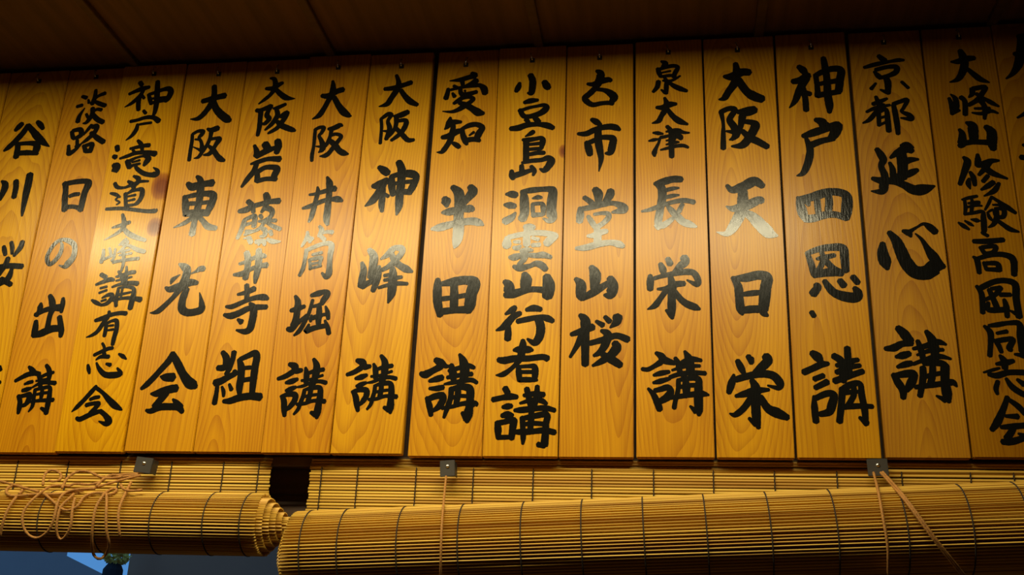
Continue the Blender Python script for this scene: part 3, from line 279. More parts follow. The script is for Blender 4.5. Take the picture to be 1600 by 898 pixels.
堂;10;-581;3934;-241,384,71 -145,307,85 -91,245,85|-66,528,100 -12,437,142 -11,302,99|191,490,114 177,416,128 111,299,99|-306,192,71 -305,74,113 -316,-44,99|-292,177,71 -144,202,85 57,256,99 245,265,71 379,202,127 392,142,126 219,103,34|-176,41,56 -115,-64,84 -60,-153,70|-76,75,42 58,93,56 152,76,70 152,2,84 59,-98,70 -34,-154,84|-34,-139,84 -19,-271,111 -18,-416,111|-179,-310,42 -72,-299,84 60,-244,84 127,-231,70|-363,-523,50 -203,-513,97 -5,-459,97 194,-435,83 326,-467,110 392,-505,69
山;10;-641;2741;-301,138,62 -220,40,145 -217,-131,144 -187,-195,103|-187,-195,82 -9,-92,115 209,53,82|-53,337,83 8,207,166 0,-28,124|248,138,103 298,9,144 249,-138,143 160,-147,41
桜;10;-562;1849;-302,413,61 -221,318,142 -219,90,121 -215,-197,112 -213,-400,99|-435,93,61 -317,133,89 -102,213,101|-258,91,121 -334,-73,80 -448,-277,40|-44,306,49 55,242,81|93,377,61 162,303,81|289,375,141 270,292,121 172,200,20|-139,-54,72 76,5,88 270,65,88 445,2,99|36,150,48 134,87,120 96,-77,112 19,-199,87 -78,-259,40|251,-58,100 270,-139,139 174,-261,111 20,-361,79 -96,-421,32|58,-239,79 194,-321,119 329,-413,98
泉;11;565;6526;-97,331,32 -30,282,95 -69,216,63|-157,187,63 -138,107,73 -110,26,52|-128,174,52 -11,213,63 115,229,63 181,192,63 131,82,73 111,4,62|-110,100,25 55,131,31|-110,26,42 34,42,52 130,37,42|-53,12,42 -15,-57,52 -17,-169,73 -24,-302,62|-104,-231,25 -38,-290,62|-150,-67,73 -171,-172,73 -239,-264,46|-73,-54,31 62,-61,42 149,-21,37 217,26,25|13,-81,42 108,-164,72 212,-225,83 321,-274,51
大;11;555;5865;-40,271,39 -6,152,90 -25,56,90 -98,-77,77 -147,-170,76 -254,-209,13|-174,91,51 -72,86,90 36,136,103 149,144,51|10,41,64 91,-86,84 196,-185,101 330,-252,38
津;11;573;5335;-256,140,30 -179,130,63 -97,113,30|-329,-12,25 -252,5,55 -181,16,30|-145,34,38 -170,-59,38 -218,-164,55 -242,-243,75 -237,-296,37|-133,47,50 -62,58,50 20,81,38|-24,252,56 39,148,76 42,-54,83 43,-320,75|-38,151,30 69,173,56 163,169,63 244,126,50 338,115,25|80,146,50 184,61,75 195,7,63|20,41,50 102,51,50 207,33,63|-40,-17,25 101,4,38|-41,-91,25 100,-56,50 165,-52,25|-136,-187,25 -19,-158,45 123,-124,55 239,-122,55 314,-158,37
長;11;572;4151;-236,373,61 -125,401,111 49,448,111 188,443,98|-195,365,86 -127,285,122 -123,117,122 -154,-74,109 -191,-302,108 -193,-428,60|-69,251,61 47,279,61 150,289,24|-71,122,49 44,150,61 148,160,24|-454,-116,29 -304,-83,61 -154,-23,61 43,35,61 226,61,73 386,25,72|-215,-377,96 -101,-367,96 38,-257,60 56,-207,17|-50,-13,36 17,-105,85 107,-209,108 196,-312,108 308,-366,107 415,-412,29|202,-8,60 143,-134,72
栄;11;590;2734;-183,372,65 -147,277,103 -136,197,64|-65,457,78 -29,369,90|189,472,116 212,404,116 125,326,103 24,220,51|-346,174,64 -347,67,103 -349,-53,89|-310,120,51 -137,170,64 49,207,77 233,230,90 343,201,89 401,80,89 375,14,76 230,90,18|-26,141,77 -4,-5,115 -13,-190,114 -17,-400,113 -13,-543,50|-102,-411,38 -24,-504,75|-232,-55,31 -103,-44,64 45,20,89 180,31,76|-103,-83,76 -191,-214,76 -278,-331,84 -394,-392,10|31,-99,76 126,-232,88 222,-312,101 342,-366,100 413,-399,38
講;11;637;1172;-315,452,49 -238,401,99 -191,338,111 -36,286,61|-528,195,54 -444,188,61 -347,238,61 -251,300,86|-355,94,37 -253,125,73 -122,149,49|-362,-25,36 -255,0,73 -111,43,44|-440,-117,36 -364,-210,73 -306,-333,96 -272,-443,84|-340,-148,61 -244,-124,73 -149,-99,85 -103,-161,97 -151,-247,108 -271,-321,72|123,474,37 180,360,110 201,235,122 198,123,109|-23,368,49 29,261,86 45,148,73 114,73,73|-74,174,29 129,235,49 343,240,44|83,298,61 215,348,86 369,328,44|-111,62,49 32,111,61 222,135,61 422,122,60|18,11,61 10,-137,60 -28,-284,60 -54,-419,60|7,12,48 149,42,61 314,35,85 316,-113,108 312,-285,120 314,-455,107 312,-527,47|125,36,73 134,-113,108 131,-235,72|16,-100,48 147,-69,53 300,-64,60|-104,-260,53 26,-241,60 203,-211,72 367,-199,84 466,-217,24|187,-394,29 267,-467,83
大;12;1732;6346;-17,389,78 -5,221,116 -48,14,123 -151,-146,107 -225,-266,95 -314,-293,23|-212,148,58 -88,141,135 75,217,135 198,210,115|16,74,115 131,-139,126 249,-248,152 386,-316,132
阪;12;1715;5503;-270,314,76 -242,90,45 -249,-111,67 -257,-370,82|-270,314,76 -145,369,83 -41,344,83 -135,166,94 -70,22,112 -41,-120,119 -113,-216,45|-195,-53,30 -74,-78,75|10,301,75 132,296,151 272,330,132|76,217,113 34,17,82 -23,-120,74 -148,-219,22|107,115,75 228,89,93 277,27,130 182,-169,122 55,-322,111 -118,-339,30|65,-64,75 181,-189,111 315,-273,111 448,-368,92
天;12;1765;4033;-269,418,53 -185,338,106 4,402,146 169,481,146 290,393,92|-24,318,132 -30,151,158 -49,-16,157 -143,-220,156 -235,-368,130 -323,-434,78 -457,-401,8|-294,47,18 -172,2,105 53,65,144 217,143,118 265,128,105|-14,-58,91 117,-158,156 245,-313,181 361,-438,167 480,-488,31
日;12;1826;2565;-295,281,62 -221,139,113 -209,-53,112 -197,-245,112 -171,-329,40|-286,270,52 -98,277,124 100,317,134 226,271,154 198,100,153 169,-112,152 151,-292,121 206,-355,40|264,238,92 292,216,51|-158,-1,61 -10,18,82 107,27,71|-178,-266,91 -22,-247,111 124,-249,101
栄;12;1777;1063;-224,422,71 -180,319,94 -135,217,57|-62,495,71 -18,392,71|-8,465,57 -24,421,86|200,493,114 224,420,128 109,303,113 10,231,57|-288,203,34 -327,72,99 -373,-73,70|-256,130,85 -61,187,93 133,216,99 295,186,113 385,70,112 354,-2,70 206,34,20|-23,114,71 27,-16,126 16,-260,125 20,-487,111 41,-614,55|-88,-473,42 3,-558,83|-272,-131,42 -113,-88,98 25,-45,98 217,-31,42|-48,-160,84 -163,-317,84 -290,-417,70 -371,-398,14|89,-145,84 190,-317,111 321,-388,138 466,-458,83
神;13;3019;6254;-269,370,76 -203,297,114 -162,212,76|-377,86,88 -260,107,114 -128,197,114|-154,143,114 -270,-57,113 -363,-283,87 -462,-411,12|-234,-45,100 -199,-223,87 -196,-466,87|-193,-129,75 -115,-166,75|141,515,76 158,333,101 172,99,100 165,-173,112 180,-390,111 171,-523,62|-2,176,76 8,-30,75 9,-206,100|-13,177,76 118,253,88 283,299,101 407,265,113 383,88,113 346,-128,112|22,11,63 174,44,75 336,63,88|10,-193,100 160,-173,87 356,-142,87
戸;13;2980;5236;-18,366,68 79,318,135 122,214,121 164,285,67|-235,70,67 -83,121,121 70,173,121 222,225,121 322,235,148 263,93,147 209,23,107|-188,24,54 -147,-121,93 -142,-236,106 -191,-434,106 -274,-601,79 -375,-646,13|-108,-94,107 57,-29,93 245,7,80
四;13;2954;4041;-356,167,41 -325,34,115 -295,-115,139 -263,-221,82|-342,140,66 -147,161,124 50,225,132 206,246,115 357,206,123 404,117,147 383,-74,155 357,-220,114|-227,119,132 -194,22,49|-57,114,82 -57,0,90 -50,-140,82|118,205,99 124,64,107 96,-127,98|-262,-212,114 -131,-207,114 64,-152,106 217,-156,98 328,-202,97
恩;13;3021;2917;-335,325,60 -283,136,89 -252,-36,88|-336,317,60 -155,384,89 43,411,104 210,391,119 226,219,118 226,17,103|-253,-51,88 -40,-9,118 167,-28,88|-194,220,36 -80,241,74 76,277,59|-116,336,59 -95,226,74 -130,117,74 -209,-21,74|-56,178,89 34,67,88 128,4,88|-235,-221,88 -209,-252,102 -285,-358,117|-99,-154,73 -43,-255,102 34,-348,116 181,-411,145 345,-429,144 378,-353,130 343,-277,72|131,-151,88 181,-228,102|329,-93,87 391,-186,87
・;13;2712;2226;-16,30,72 15,-31,72
講;13;3025;1092;-362,511,88 -288,449,132 -250,388,88|-500,209,87 -370,268,87 -239,328,87 -140,342,58|-352,103,72 -222,155,72|-346,-31,72 -173,58,87|-375,-165,43 -379,-341,86 -371,-546,85|-356,-194,72 -184,-120,86 -89,-150,100 -127,-297,114 -175,-400,99 -302,-436,71|-48,463,88 58,371,102 72,176,115 65,72,86|157,583,88 156,371,87 168,146,72|-16,312,58 156,371,73 298,400,58|-23,207,72 150,281,72 319,310,58|-60,72,86 140,146,86 354,220,72|43,-47,86 14,-253,85 -34,-545,85|27,-76,86 158,12,86 297,27,72 311,-151,85 336,-370,85 334,-573,70|199,12,72 202,-136,71 108,-297,71|66,-106,72 261,-92,43|37,-326,71 244,-312,71 449,-319,57|258,-486,42 347,-573,84
京;14;4137;6425;-75,361,65 6,267,98|-322,150,49 -133,202,72 93,244,49 228,263,65 316,259,39|-174,62,32 -120,-12,81 -81,-67,65|-141,96,65 40,140,65 187,132,81 163,27,81 -5,-44,65 -94,-49,65|-4,-36,81 29,-161,96 13,-353,80|-99,-286,26 -15,-334,64|-162,-160,32 -244,-262,58|249,-155,48 341,-273,48
都;14;4107;5703;-153,308,48 -113,167,80|-207,172,64 -87,218,64 19,265,38|-321,30,38 -169,101,57 53,142,38|-49,147,79 -176,14,70 -289,-118,63 -395,-174,19|-134,-5,63 -145,-227,57|-117,29,63 -13,59,63 -1,-148,79 -2,-336,78|-127,-91,38 -8,-62,38|-137,-219,38 -17,-165,38|111,139,63 126,-17,79 137,-223,78 137,-392,62|112,157,63 233,203,63 336,224,63 265,80,47 230,13,47 339,-60,79 362,-130,78 205,-106,22
延;14;4190;4683;81,408,48 170,418,107 228,325,119 248,312,71|-102,197,36 15,282,107 153,354,143|70,280,142 75,88,153 52,-165,129|98,100,94 189,147,94 321,155,35|76,-140,82 190,-81,105 292,-34,59|-120,108,47 -86,-8,82 -90,-173,94|-78,-160,105 33,-139,117|-298,359,72 -250,266,107 -215,162,107 -257,49,83 -216,-118,106 -240,-268,129 -282,-392,105 -445,-385,12|-406,-162,59 -278,-204,106 -83,-223,105 63,-291,117 206,-383,151 357,-376,162 524,-325,23
心;14;4292;3324;-446,67,75 -459,-92,149 -437,-237,173 -412,-355,62|-331,250,75 -243,115,137 -188,-58,173 -124,-256,185 -11,-415,196 160,-431,207 308,-330,207 422,-333,73|366,-319,122 278,-160,147 210,-28,86 143,119,50 59,220,17|-123,272,50 -45,236,100 -15,176,37|-31,256,62 93,333,30 192,384,45 280,328,100 353,246,99
講;14;4254;1411;-302,589,88 -226,504,131 -154,382,130|-511,264,58 -385,278,101 -269,337,87 -129,351,87|-369,134,43 -271,156,101 -172,186,72|-362,-23,43 -256,14,86 -158,36,72|-428,-142,71 -376,-260,100 -318,-378,99 -322,-496,71|-408,-157,71 -241,-128,100 -132,-128,85 -185,-261,114 -264,-379,71|103,531,58 167,409,116 193,258,129 181,138,86|-36,381,58 -1,244,81 14,109,72|-110,260,43 74,304,72 245,363,86 364,324,29|-64,162,29 121,228,57 315,242,43|-132,21,43 54,94,57 249,138,71 409,99,28|20,35,71 266,33,85 342,-27,71|0,-40,86 -16,-203,85 -82,-467,70|146,64,71 127,-129,85 86,-277,85|316,-12,114 294,-233,113 300,-438,126 315,-554,56|14,-173,57 195,-130,57 306,-115,57|-137,-335,51 69,-306,71 289,-277,70 399,-263,84 447,-322,28|148,-467,20 264,-525,84
大;15;5404;6467;-49,335,74 -16,210,118 -11,63,118 -69,-97,103 -147,-206,73 -271,-253,15|-212,130,30 -98,132,89 27,175,103 149,184,74|33,-21,59 126,-139,88 209,-224,87 334,-287,20
峰;15;5445;5800;-356,117,44 -330,-11,72 -333,-169,63|-323,187,20 -264,112,72 -251,-15,72 -265,-141,43|-346,-169,58 -222,-111,43|-171,124,72 -120,42,72 -139,-194,72|18,274,73 7,179,72 -52,118,20|31,274,73 218,296,72 166,187,72 73,65,72 -68,-24,58|73,176,58 157,108,43 277,8,72 385,-68,29|-25,6,58 85,48,58 156,-18,72 195,-130,57|17,-91,34 238,-101,57|-31,-167,23 110,-189,57 258,-149,57 358,-192,28|150,45,58 169,-129,72 145,-285,43
山;15;5401;5193;-212,144,46 -179,59,92 -203,-107,122 -237,-156,76|-93,266,46 -15,203,139 -10,52,138 -16,-65,122|-189,-108,92 -19,-90,76 203,-107,91|194,177,77 266,74,138 252,-109,137 260,-225,91
修;15;5429;4531;-230,306,46 -183,222,106 -242,60,90 -336,-164,60|-187,-72,36 -210,-152,75 -193,-249,21|-161,41,45 -123,-58,75 -117,-187,54|-16,347,45 -22,232,91 -38,151,60 75,163,60|8,182,45 165,225,75 290,229,30|163,209,60 67,98,75 -35,-12,45|57,131,90 168,13,90 376,-91,30|94,-33,60 14,-127,60|163,-148,74 74,-210,74 -30,-271,30|244,-167,45 160,-293,74 -1,-381,15
験;15;5395;3856;-301,242,24 -201,269,48 -72,296,40|-264,237,40 -263,108,48 -284,-11,40|-212,175,32 -106,193,40 -48,187,40 -141,147,24|-249,108,29 -105,138,40 -18,127,24|-153,234,40 -168,105,48 -193,4,40|-291,-11,32 -156,11,48 -21,29,47 -18,-69,71 -24,-188,79 -36,-297,70 -63,-338,47|-394,-148,24 -327,-205,63 -252,-266,31|-296,-121,24 -228,-174,47 -180,-209,16|-205,-98,16 -126,-117,63 -76,-127,16|140,276,32 82,158,40 19,57,24|140,276,40 234,196,48 353,90,71 458,-6,47|146,139,24 270,135,40|51,14,24 70,-72,47 108,-124,31|66,22,24 136,54,32 155,-32,39|168,78,32 290,58,63 276,-61,63 165,-74,47|197,69,47 174,-58,47|195,52,47 170,-91,71 115,-191,55 36,-240,16|181,-126,47 259,-204,63 352,-282,70 469,-326,23
高;15;5389;3142;-45,376,47 16,333,47|-198,246,62 -16,241,78 233,260,68|-115,144,47 -67,52,62|-86,143,56 105,155,62 64,57,62 -53,43,46|-234,-11,31 -183,-78,77 -176,-275,61|-179,-45,56 30,16,68 218,12,77 337,-72,92 321,-317,76|-86,-113,55 -69,-220,46|-58,-122,55 100,-133,68 116,-240,76|-69,-220,52 102,-231,67
岡;15;5443;2446;-291,203,46 -234,65,76 -253,-222,66|-229,178,76 -32,271,76 142,284,76 262,218,91 248,-7,90 255,-292,89|140,-196,21 245,-261,75|-118,144,61 -78,-2,75 -29,-194,75|43,173,76 -42,62,60 -193,-16,45|-88,159,46 43,173,61|29,61,60 171,58,60|-156,-64,45 -162,-176,75 58,-179,75|77,-20,45 92,-132,75 87,-290,60
同;15;5437;1798;-247,212,40 -176,113,80 -188,-40,66 -224,-247,66|-183,218,40 -68,231,66 99,257,58 247,241,79 247,39,105 232,-181,78|127,-229,26 248,-250,78|-84,98,40 58,125,58|-139,1,32 -86,-82,66 -55,-193,52|-111,-27,66 17,0,66 130,-1,66 65,-125,79 85,-167,52
志;15;5394;1247;-38,303,39 8,221,91 8,111,78|-103,173,39 30,193,78 139,220,52|-298,45,18 -157,85,39 -67,112,26|-227,17,52 -117,-3,78 49,43,73 271,42,72|-115,-91,52 -153,-199,64 -144,-280,39|7,-51,39 72,-173,77 183,-267,77 264,-307,77|159,-65,39 237,-133,77
会;15;5393;529;-11,387,61 -77,234,73 -183,31,97 -280,-95,61|8,349,49 114,259,73 205,145,73|-69,107,37 94,101,73|-147,-57,49 18,-44,73 183,-31,73|14,-82,73 -85,-220,96|-155,-270,72 -32,-269,84 161,-206,72|75,-151,24 164,-181,60
天;16;6247;6684;32,313,80 168,324,100|-67,-13,66 163,47,119|89,291,133 -9,-144,131 -124,-356,78 -250,-465,20
京;16;6133;5099;-54,396,25 87,477,64|-84,-309,81 28,-330,81|-28,-90,44 51,-144,62
"""
INFO = [  # x of left edge bottom/top, right edge bottom/top, z of lower edge, y of front face, tone of the wood (right-hand ones darkened for weaker lamp light), label
    (-1.2920, -1.2920, -1.1746, -1.1741, -0.0011, -0.0010, (1, 1, 1), 'bare corner of varnished plaque at the left frame edge, left of 谷川桜講'),
    (-1.1734, -1.1729, -1.0536, -1.0549, -0.0011, 0.0000, (0.95, 0.95, 0.9), 'orange wooden plaque reading Tanikawa Sakura Ko, beside the left frame edge (谷川桜講)'),
    (-1.0528, -1.0541, -0.9382, -0.9436, -0.0004, 0.0012, (0.88, 0.78, 0.75), 'orange wooden plaque reading Awaji Hinode Ko (淡路日の出講)'),
    (-0.9376, -0.9430, -0.8208, -0.8212, 0.0010, -0.0030, (1, 1, 0.9), 'orange wooden plaque reading Kobe Takimichi Omine Ko (神戸滝道大峰講有志会)'),
    (-0.8186, -0.8190, -0.7023, -0.7044, 0.0028, 0.0000, (0.97, 0.93, 0.9), 'orange wooden plaque reading Osaka Toko Kai (大阪東光会)'),
    (-0.7015, -0.7036, -0.5876, -0.5852, 0.0028, 0.0010, (0.97, 0.92, 0.9), 'orange wooden plaque reading Osaka Iwa Fujiidera Gumi (大阪岩藤井寺組)'),
    (-0.5860, -0.5836, -0.4752, -0.4697, 0.0008, -0.0050, (0.95, 0.88, 0.9), 'orange wooden plaque reading Osaka Izutsubori Ko (大阪井筒堀講)'),
    (-0.4740, -0.4685, -0.3596, -0.3546, 0.0010, -0.0025, (1, 1, 1), 'orange wooden plaque reading Osaka Shinpo Ko (大阪神峰講)'),
    (-0.3504, -0.3454, -0.2342, -0.2373, -0.0015, 0.0010, (0.92, 0.86, 0.9), 'orange wooden plaque reading Aichi Handa Ko (愛知半田講)'),
    (-0.2328, -0.2359, -0.1175, -0.1174, -0.0015, -0.0010, (1, 1, 1), 'orange wooden plaque reading Shodoshima Doun Sangyoja Ko (小豆島洞雲山行者講)'),
    (-0.1157, -0.1156, -0.0031, -0.0012, -0.0014, 0.0010, (0.93, 0.88, 1), 'orange wooden plaque reading Furuichi Do Yamazakura (古市堂山桜)'),
    (0.0013, 0.0032, 0.1167, 0.1157, -0.0010, 0.0000, (0.92, 0.86, 0.9), 'orange wooden plaque reading Izumiotsu Choei Ko (泉大津長栄講)'),
    (0.1199, 0.1189, 0.2320, 0.2357, -0.0010, -0.0010, (0.93, 0.9, 0.9), 'orange wooden plaque reading Osaka Tennichiei (大阪天日栄)'),
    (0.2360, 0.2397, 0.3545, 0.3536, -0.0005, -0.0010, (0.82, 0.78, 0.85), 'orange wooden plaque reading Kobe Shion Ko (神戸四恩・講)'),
    (0.3613, 0.3604, 0.4790, 0.4750, 0.0015, 0.0030, (0.66, 0.61, 0.7), 'orange wooden plaque reading Kyoto Enshin Ko (京都延心講)'),  # from here rightwards the tone also carries the lamp's fall-off, painted in
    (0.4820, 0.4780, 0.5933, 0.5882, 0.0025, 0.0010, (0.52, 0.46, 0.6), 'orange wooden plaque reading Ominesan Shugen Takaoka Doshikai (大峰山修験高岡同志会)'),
    (0.5945, 0.5894, 0.7145, 0.7080, 0.0030, -0.0020, (0.5, 0.44, 0.6), 'shade-darkened plaque cut off by the right frame edge, right of 大峰山修験高岡同志会'),
]
def catmull(ps):
    if len(ps) < 3:
        out = []
        for i in range(len(ps)-1):
            for k in range(4):
                t = k/4; out.append(tuple(ps[i][j]*(1-t)+ps[i+1][j]*t for j in range(3)))
        return out + [ps[-1]]
    out = []
    for i in range(len(ps)-1):
        p0 = ps[max(i-1, 0)]; p1 = ps[i]; p2 = ps[i+1]; p3 = ps[min(i+2, len(ps)-1)]
        for k in range(6):
            t = k/6
            v = [.5*((2*p1[j])+(-p0[j]+p2[j])*t+(2*p0[j]-5*p1[j]+4*p2[j]-p3[j])*t*t+(-p0[j]+3*p1[j]-3*p2[j]+p3[j])*t**3) for j in range(3)]
            v[2] = max(v[2], min(p1[2], p2[2])*.9); out.append(tuple(v))
    return out + [ps[-1]]
def stroke(bm, pts, y):
    P = catmull(pts); L_, R_ = [], []
    n = len(P)
    for i, (x, z, wd) in enumerate(P):
        a = P[max(i-1, 0)]; b = P[min(i+1, n-1)]; dx, dz = b[0]-a[0], b[1]-a[1]; l = math.hypot(dx, dz) or 1e-9
        wob = wd*.5*(1+random.uniform(-.035, .035)); nx, nz = -dz/l, dx/l
        L_.append((x+nx*wob, z+nz*wob)); R_.append((x-nx*wob, z-nz*wob))
    def capp(i, j):
        x, z, wd = P[i]; a = P[j]; dx, dz = x-a[0], z-a[1]; l = math.hypot(dx, dz) or 1e-9; dx /= l; dz /= l; r = wd*.5
        return [(x+(dx*math.cos(t)*.8 - dz*math.sin(t))*r, z+(dz*math.cos(t)*.8 + dx*math.sin(t))*r) for t in (math.pi/3, 0, -math.pi/3)]
    def V(p, i=0): return bm.verts.new((p[0], y - i*3e-6, p[1]))      # later ink lies a hair over earlier ink
    VL = [V(p, i) for i, p in enumerate(L_)]; VR = [V(p, i) for i, p in enumerate(R_)]
    for i in range(n-1):
        try: bm.faces.new((VL[i], VR[i], VR[i+1], VL[i+1]))
        except ValueError: pass
    e = [V(p, n-1) for p in capp(n-1, n-2)]; bm.faces.new([VL[-1]] + e + [VR[-1]])
    s = [V(p) for p in capp(0, 1)]; bm.faces.new([VR[0]] + s + [VL[0]])
ENT = [l.split(';') for l in GLYPHS.strip().split('\n')]
HOOKX = [None, -1.1126, -.9984, -.8813, -.7558, -.6443, -.5275, -.4114, -.2952, -.1766, -.0589, .0589, .1755, .2973, .4163, .5359, .652]
HOOKZ = [None, .7048, .7087, .7068, .7016, .7013, .7005, .6983, .6974, .6989, .699, .7028, .7001, .6984, .7042, .706, .706]
TH = .014
for bi, (lb, lt, rb, rt, zb, yf, tone, label) in enumerate(INFO):
    cx = (lb+rb)/2; zt = .7262 + random.uniform(-.001, .001)
    root = empty('wooden_plaque', (cx, yf, zb))
    tag(root, label, 'plaque', 'inscribed wooden plaques hanging side by side')
    bm = bmesh.new(); h = zt-zb
    vv = [bm.verts.new(p) for p in ((lb-cx,0,0),(rb-cx,0,0),(rb-cx,TH,0),(lb-cx,TH,0),(lt-cx,0,h),(rt-cx,0,h),(rt-cx,TH,h),(lt-cx,TH,h))]
    for f in ((0,3,2,1),(4,5,6,7),(0,1,5,4),(1,2,6,5),(2,3,7,6),(3,0,4,7)): bm.faces.new([vv[i] for i in f])
    bmesh.ops.bevel(bm, geom=list(bm.edges), offset=.0011, segments=2, affect='EDGES')
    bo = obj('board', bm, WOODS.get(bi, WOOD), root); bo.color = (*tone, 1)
    for ch, b, ox, oz, data in ENT:
        if int(b) != bi: continue
        bm = bmesh.new()
        strokes = data.split('|')
        for k, s in enumerate(strokes):
            pts = [(float(a)*1e-4, float(b2)*1e-4, float(c)*1.07e-4 + .0011) for a, b2, c in (p.split(',') for p in s.split(' '))]
            stroke(bm, pts, -.00035 - k*.000012)
        for f in bm.faces:
            f.normal_update()
            if f.normal.y > 0: f.normal_flip()
        o = obj('brushed_character', bm, INK, root, (int(ox)*1e-4-cx, 0, int(oz)*1e-4-zb), recalc=False)
        o['label'] = 'black brushed character ' + ch if ch != '・' else 'small black brushed dot'
    if HOOKX[bi] is not None:
        hx = HOOKX[bi]-cx; hz = HOOKZ[bi]-zb
        obj('hole_stand_in', newbox(hx-.0042, hx+.0042, -.0012, .001, hz-.0042, hz+.0042, bev=.0005), HOLE, root)  # small raised black block in place of the dark hook hole
        bm = bmesh.new()
        dxh = random.uniform(-.003, .002)
        tube(bm, [(0,-.0005,-.001),(0,-.0045,.000),(dxh*.3,-.006,.004),(dxh,-.006,.010),(dxh*1.2,-.003,.0135),(dxh*1.2,.004,.0145)], .0012, 8)
        obj('wire_hook', bm, STEEL, root, (hx, 0, hz), smooth=True)

# ---------------------------------------------------------------- bamboo blinds
SW, ST, PITCH = .0041, .0018, .0046
def slat_mesh(L, name='slat'):
    bm = bmesh.new(); prof = [(-SW/2, -.0003), (-SW*.36, -ST*.62), (0, -ST), (SW*.36, -ST*.62), (SW/2, -.0003), (SW*.3, .0003), (-SW*.3, .0003)]
    n = 9; rings = []
    for i in range(n+1):
        x = L*i/n; wy = random.uniform(-.00025, .00025) if 0 < i < n else 0
        rings.append([bm.verts.new((x, p[1]+wy*.6, p[0]+wy)) for p in prof])
    for i in range(n):
        for k in range(7): bm.faces.new((rings[i][k], rings[i][(k+1) % 7], rings[i+1][(k+1) % 7], rings[i+1][k]))
    bm.faces.new(rings[0][::-1]); bm.faces.new(rings[-1]); return bm
def blind(label, xa, xb, xflat, xouter, xinner, side, yc, zfun, R, turn, nturn, ztop, fth, rth):
    """a roll-down bamboo blind: the hanging strip of slats, and the roll held up in front of it"""
    root = empty('bamboo_blind', ((xa+xb)/2, 0, ztop)); tag(root, label, 'blind', 'rolled-up bamboo blinds under the plaques')
    base = Vector(root.location)
    xe = xflat; L = abs((xb if side < 0 else xa) - xe)
    variants = []
    for k in range(5):
        me = bpy.data.meshes.new('slat'); bm = slat_mesh(1.0); bmesh.ops.recalc_face_normals(bm, faces=bm.faces); bm.to_mesh(me); bm.free(); me.materials.append(BAMBOO)
        me.polygons.foreach_set('use_smooth', [True]*len(me.polygons)); variants.append(me)
    far = xb if side < 0 else xa
    slope = (zfun(1)-zfun(0))
    def put(x0, x1, y, z, rx, ry=0):
        o = bpy.data.objects.new('slat', random.choice(variants)); C.objects.link(o); o.parent = root
        a, b = min(x0, x1), max(x0, x1)
        o.location = Vector((a, y, z)) - base; o.scale = (b-a, 1, 1); o.rotation_euler = (rx, ry, 0)
        return o
    # top rod
    bm = bmesh.new(); tube(bm, [(xe-base.x, .0175, 0), (far-base.x, .0175, 0)], .0024, 10)
    ro = obj('top_rod', bm, BAMBOO, root, smooth=True)
    z = -.004; zr = min(zfun(xa), zfun(xb)) if side < 0 else zfun(0)
    while z > zr:
        put(xe + random.uniform(-.0012, .0012), far, .0185 + random.uniform(-.0008, .0008), z, random.uniform(-.12, .12), random.uniform(-.0009, .0009))
        z -= PITCH*random.uniform(.93, 1.10)
    # roll: outer turn slat by slat, inner turns joined
    inner = bmesh.new(); th = math.radians(-8); arc = 0; total = 2*math.pi*nturn; th0 = th
    ang = math.atan(slope)
    while th - th0 < total:
        t = (th-th0)/(2*math.pi); r = R - turn*t
        x_end = xouter + (xinner-xouter)*(t/nturn)**.9 + random.uniform(-.0004, .0004)
        y = yc + r*math.cos(th); dz = r*math.sin(th)
        if t < 1.02:
            a, b = min(x_end, far), max(x_end, far)
            put(x_end, far, y, zfun(a)+dz, th + math.pi/2 + random.uniform(-.08, .08), -ang + random.uniform(-.0007, .0007))
        else:
            # short real slats only as deep as the telescoped end shows, then on to the far end
            prof = [(-SW/2, 0), (0, -ST), (SW/2, 0)]
            rr = []
            for xx in (x_end, far):
                ring = []
                for pz, py in prof:
                    tz, ty = math.cos(th), -math.sin(th)      # tangent
                    nz, ny = math.sin(th), math.cos(th)       # outward
                    ring.append(inner.verts.new((xx-base.x, y + ty*pz - ny*py - base.y, zfun(xx)+dz + tz*pz - nz*py - base.z)))
                rr.append(ring)
            for k in range(3): inner.faces.new((rr[0][k], rr[0][(k+1) % 3], rr[1][(k+1) % 3], rr[1][k]))
            inner.faces.new(rr[0]); inner.faces.new(rr[1][::-1])
        th += PITCH*random.uniform(.96, 1.06)/r
    o = obj('rolled_layers', inner, BAMBOO, root); tag(o, kind='stuff')
    # binding threads: down the strip, and once round the roll
    for x in fth:
        bm = bmesh.new(); pts = []
        k = 0; z = ztop
        while z > zfun(x):
            pts.append(Vector((x + .0004*math.sin(k*1.7), .0158 + (.0007 if k % 2 else 0), z)) - base); z -= PITCH/2; k += 1
        tube(bm, pts, .0010, 5); obj('binding_thread', bm, THREAD, root)
    for x in rth:
        bm = bmesh.new(); pts = []
        for k in range(97):
            a = th0 + k*2*math.pi/96*.999; r = R - turn*(((a-th0) % (2*math.pi))/(2*math.pi)) + .0019 + (.0003 if k % 2 else 0)
            pts.append(Vector((x - math.sin(ang)*r*math.sin(a), yc + r*math.cos(a), zfun(x) + r*math.sin(a))) - base)
        tube(bm, pts, .0010, 5); obj('binding_thread', bm, THREAD, root)
    return root
ZR = lambda x: -.1355 + .053*x
ZL = lambda x: -.1165
blind('rolled bamboo blind on the left with a tangled cord lying over it', -1.45, -.55, -.5745, -.556, -.512, +1, -.039, ZL, .0480, .0068, 5.6, -.0085,
      (-1.10, -1.01, -.9204, -.8287, -.7417, -.6538, -.5945), (-1.075, -.983, -.8929, -.8024, -.7143, -.6315, -.5743))
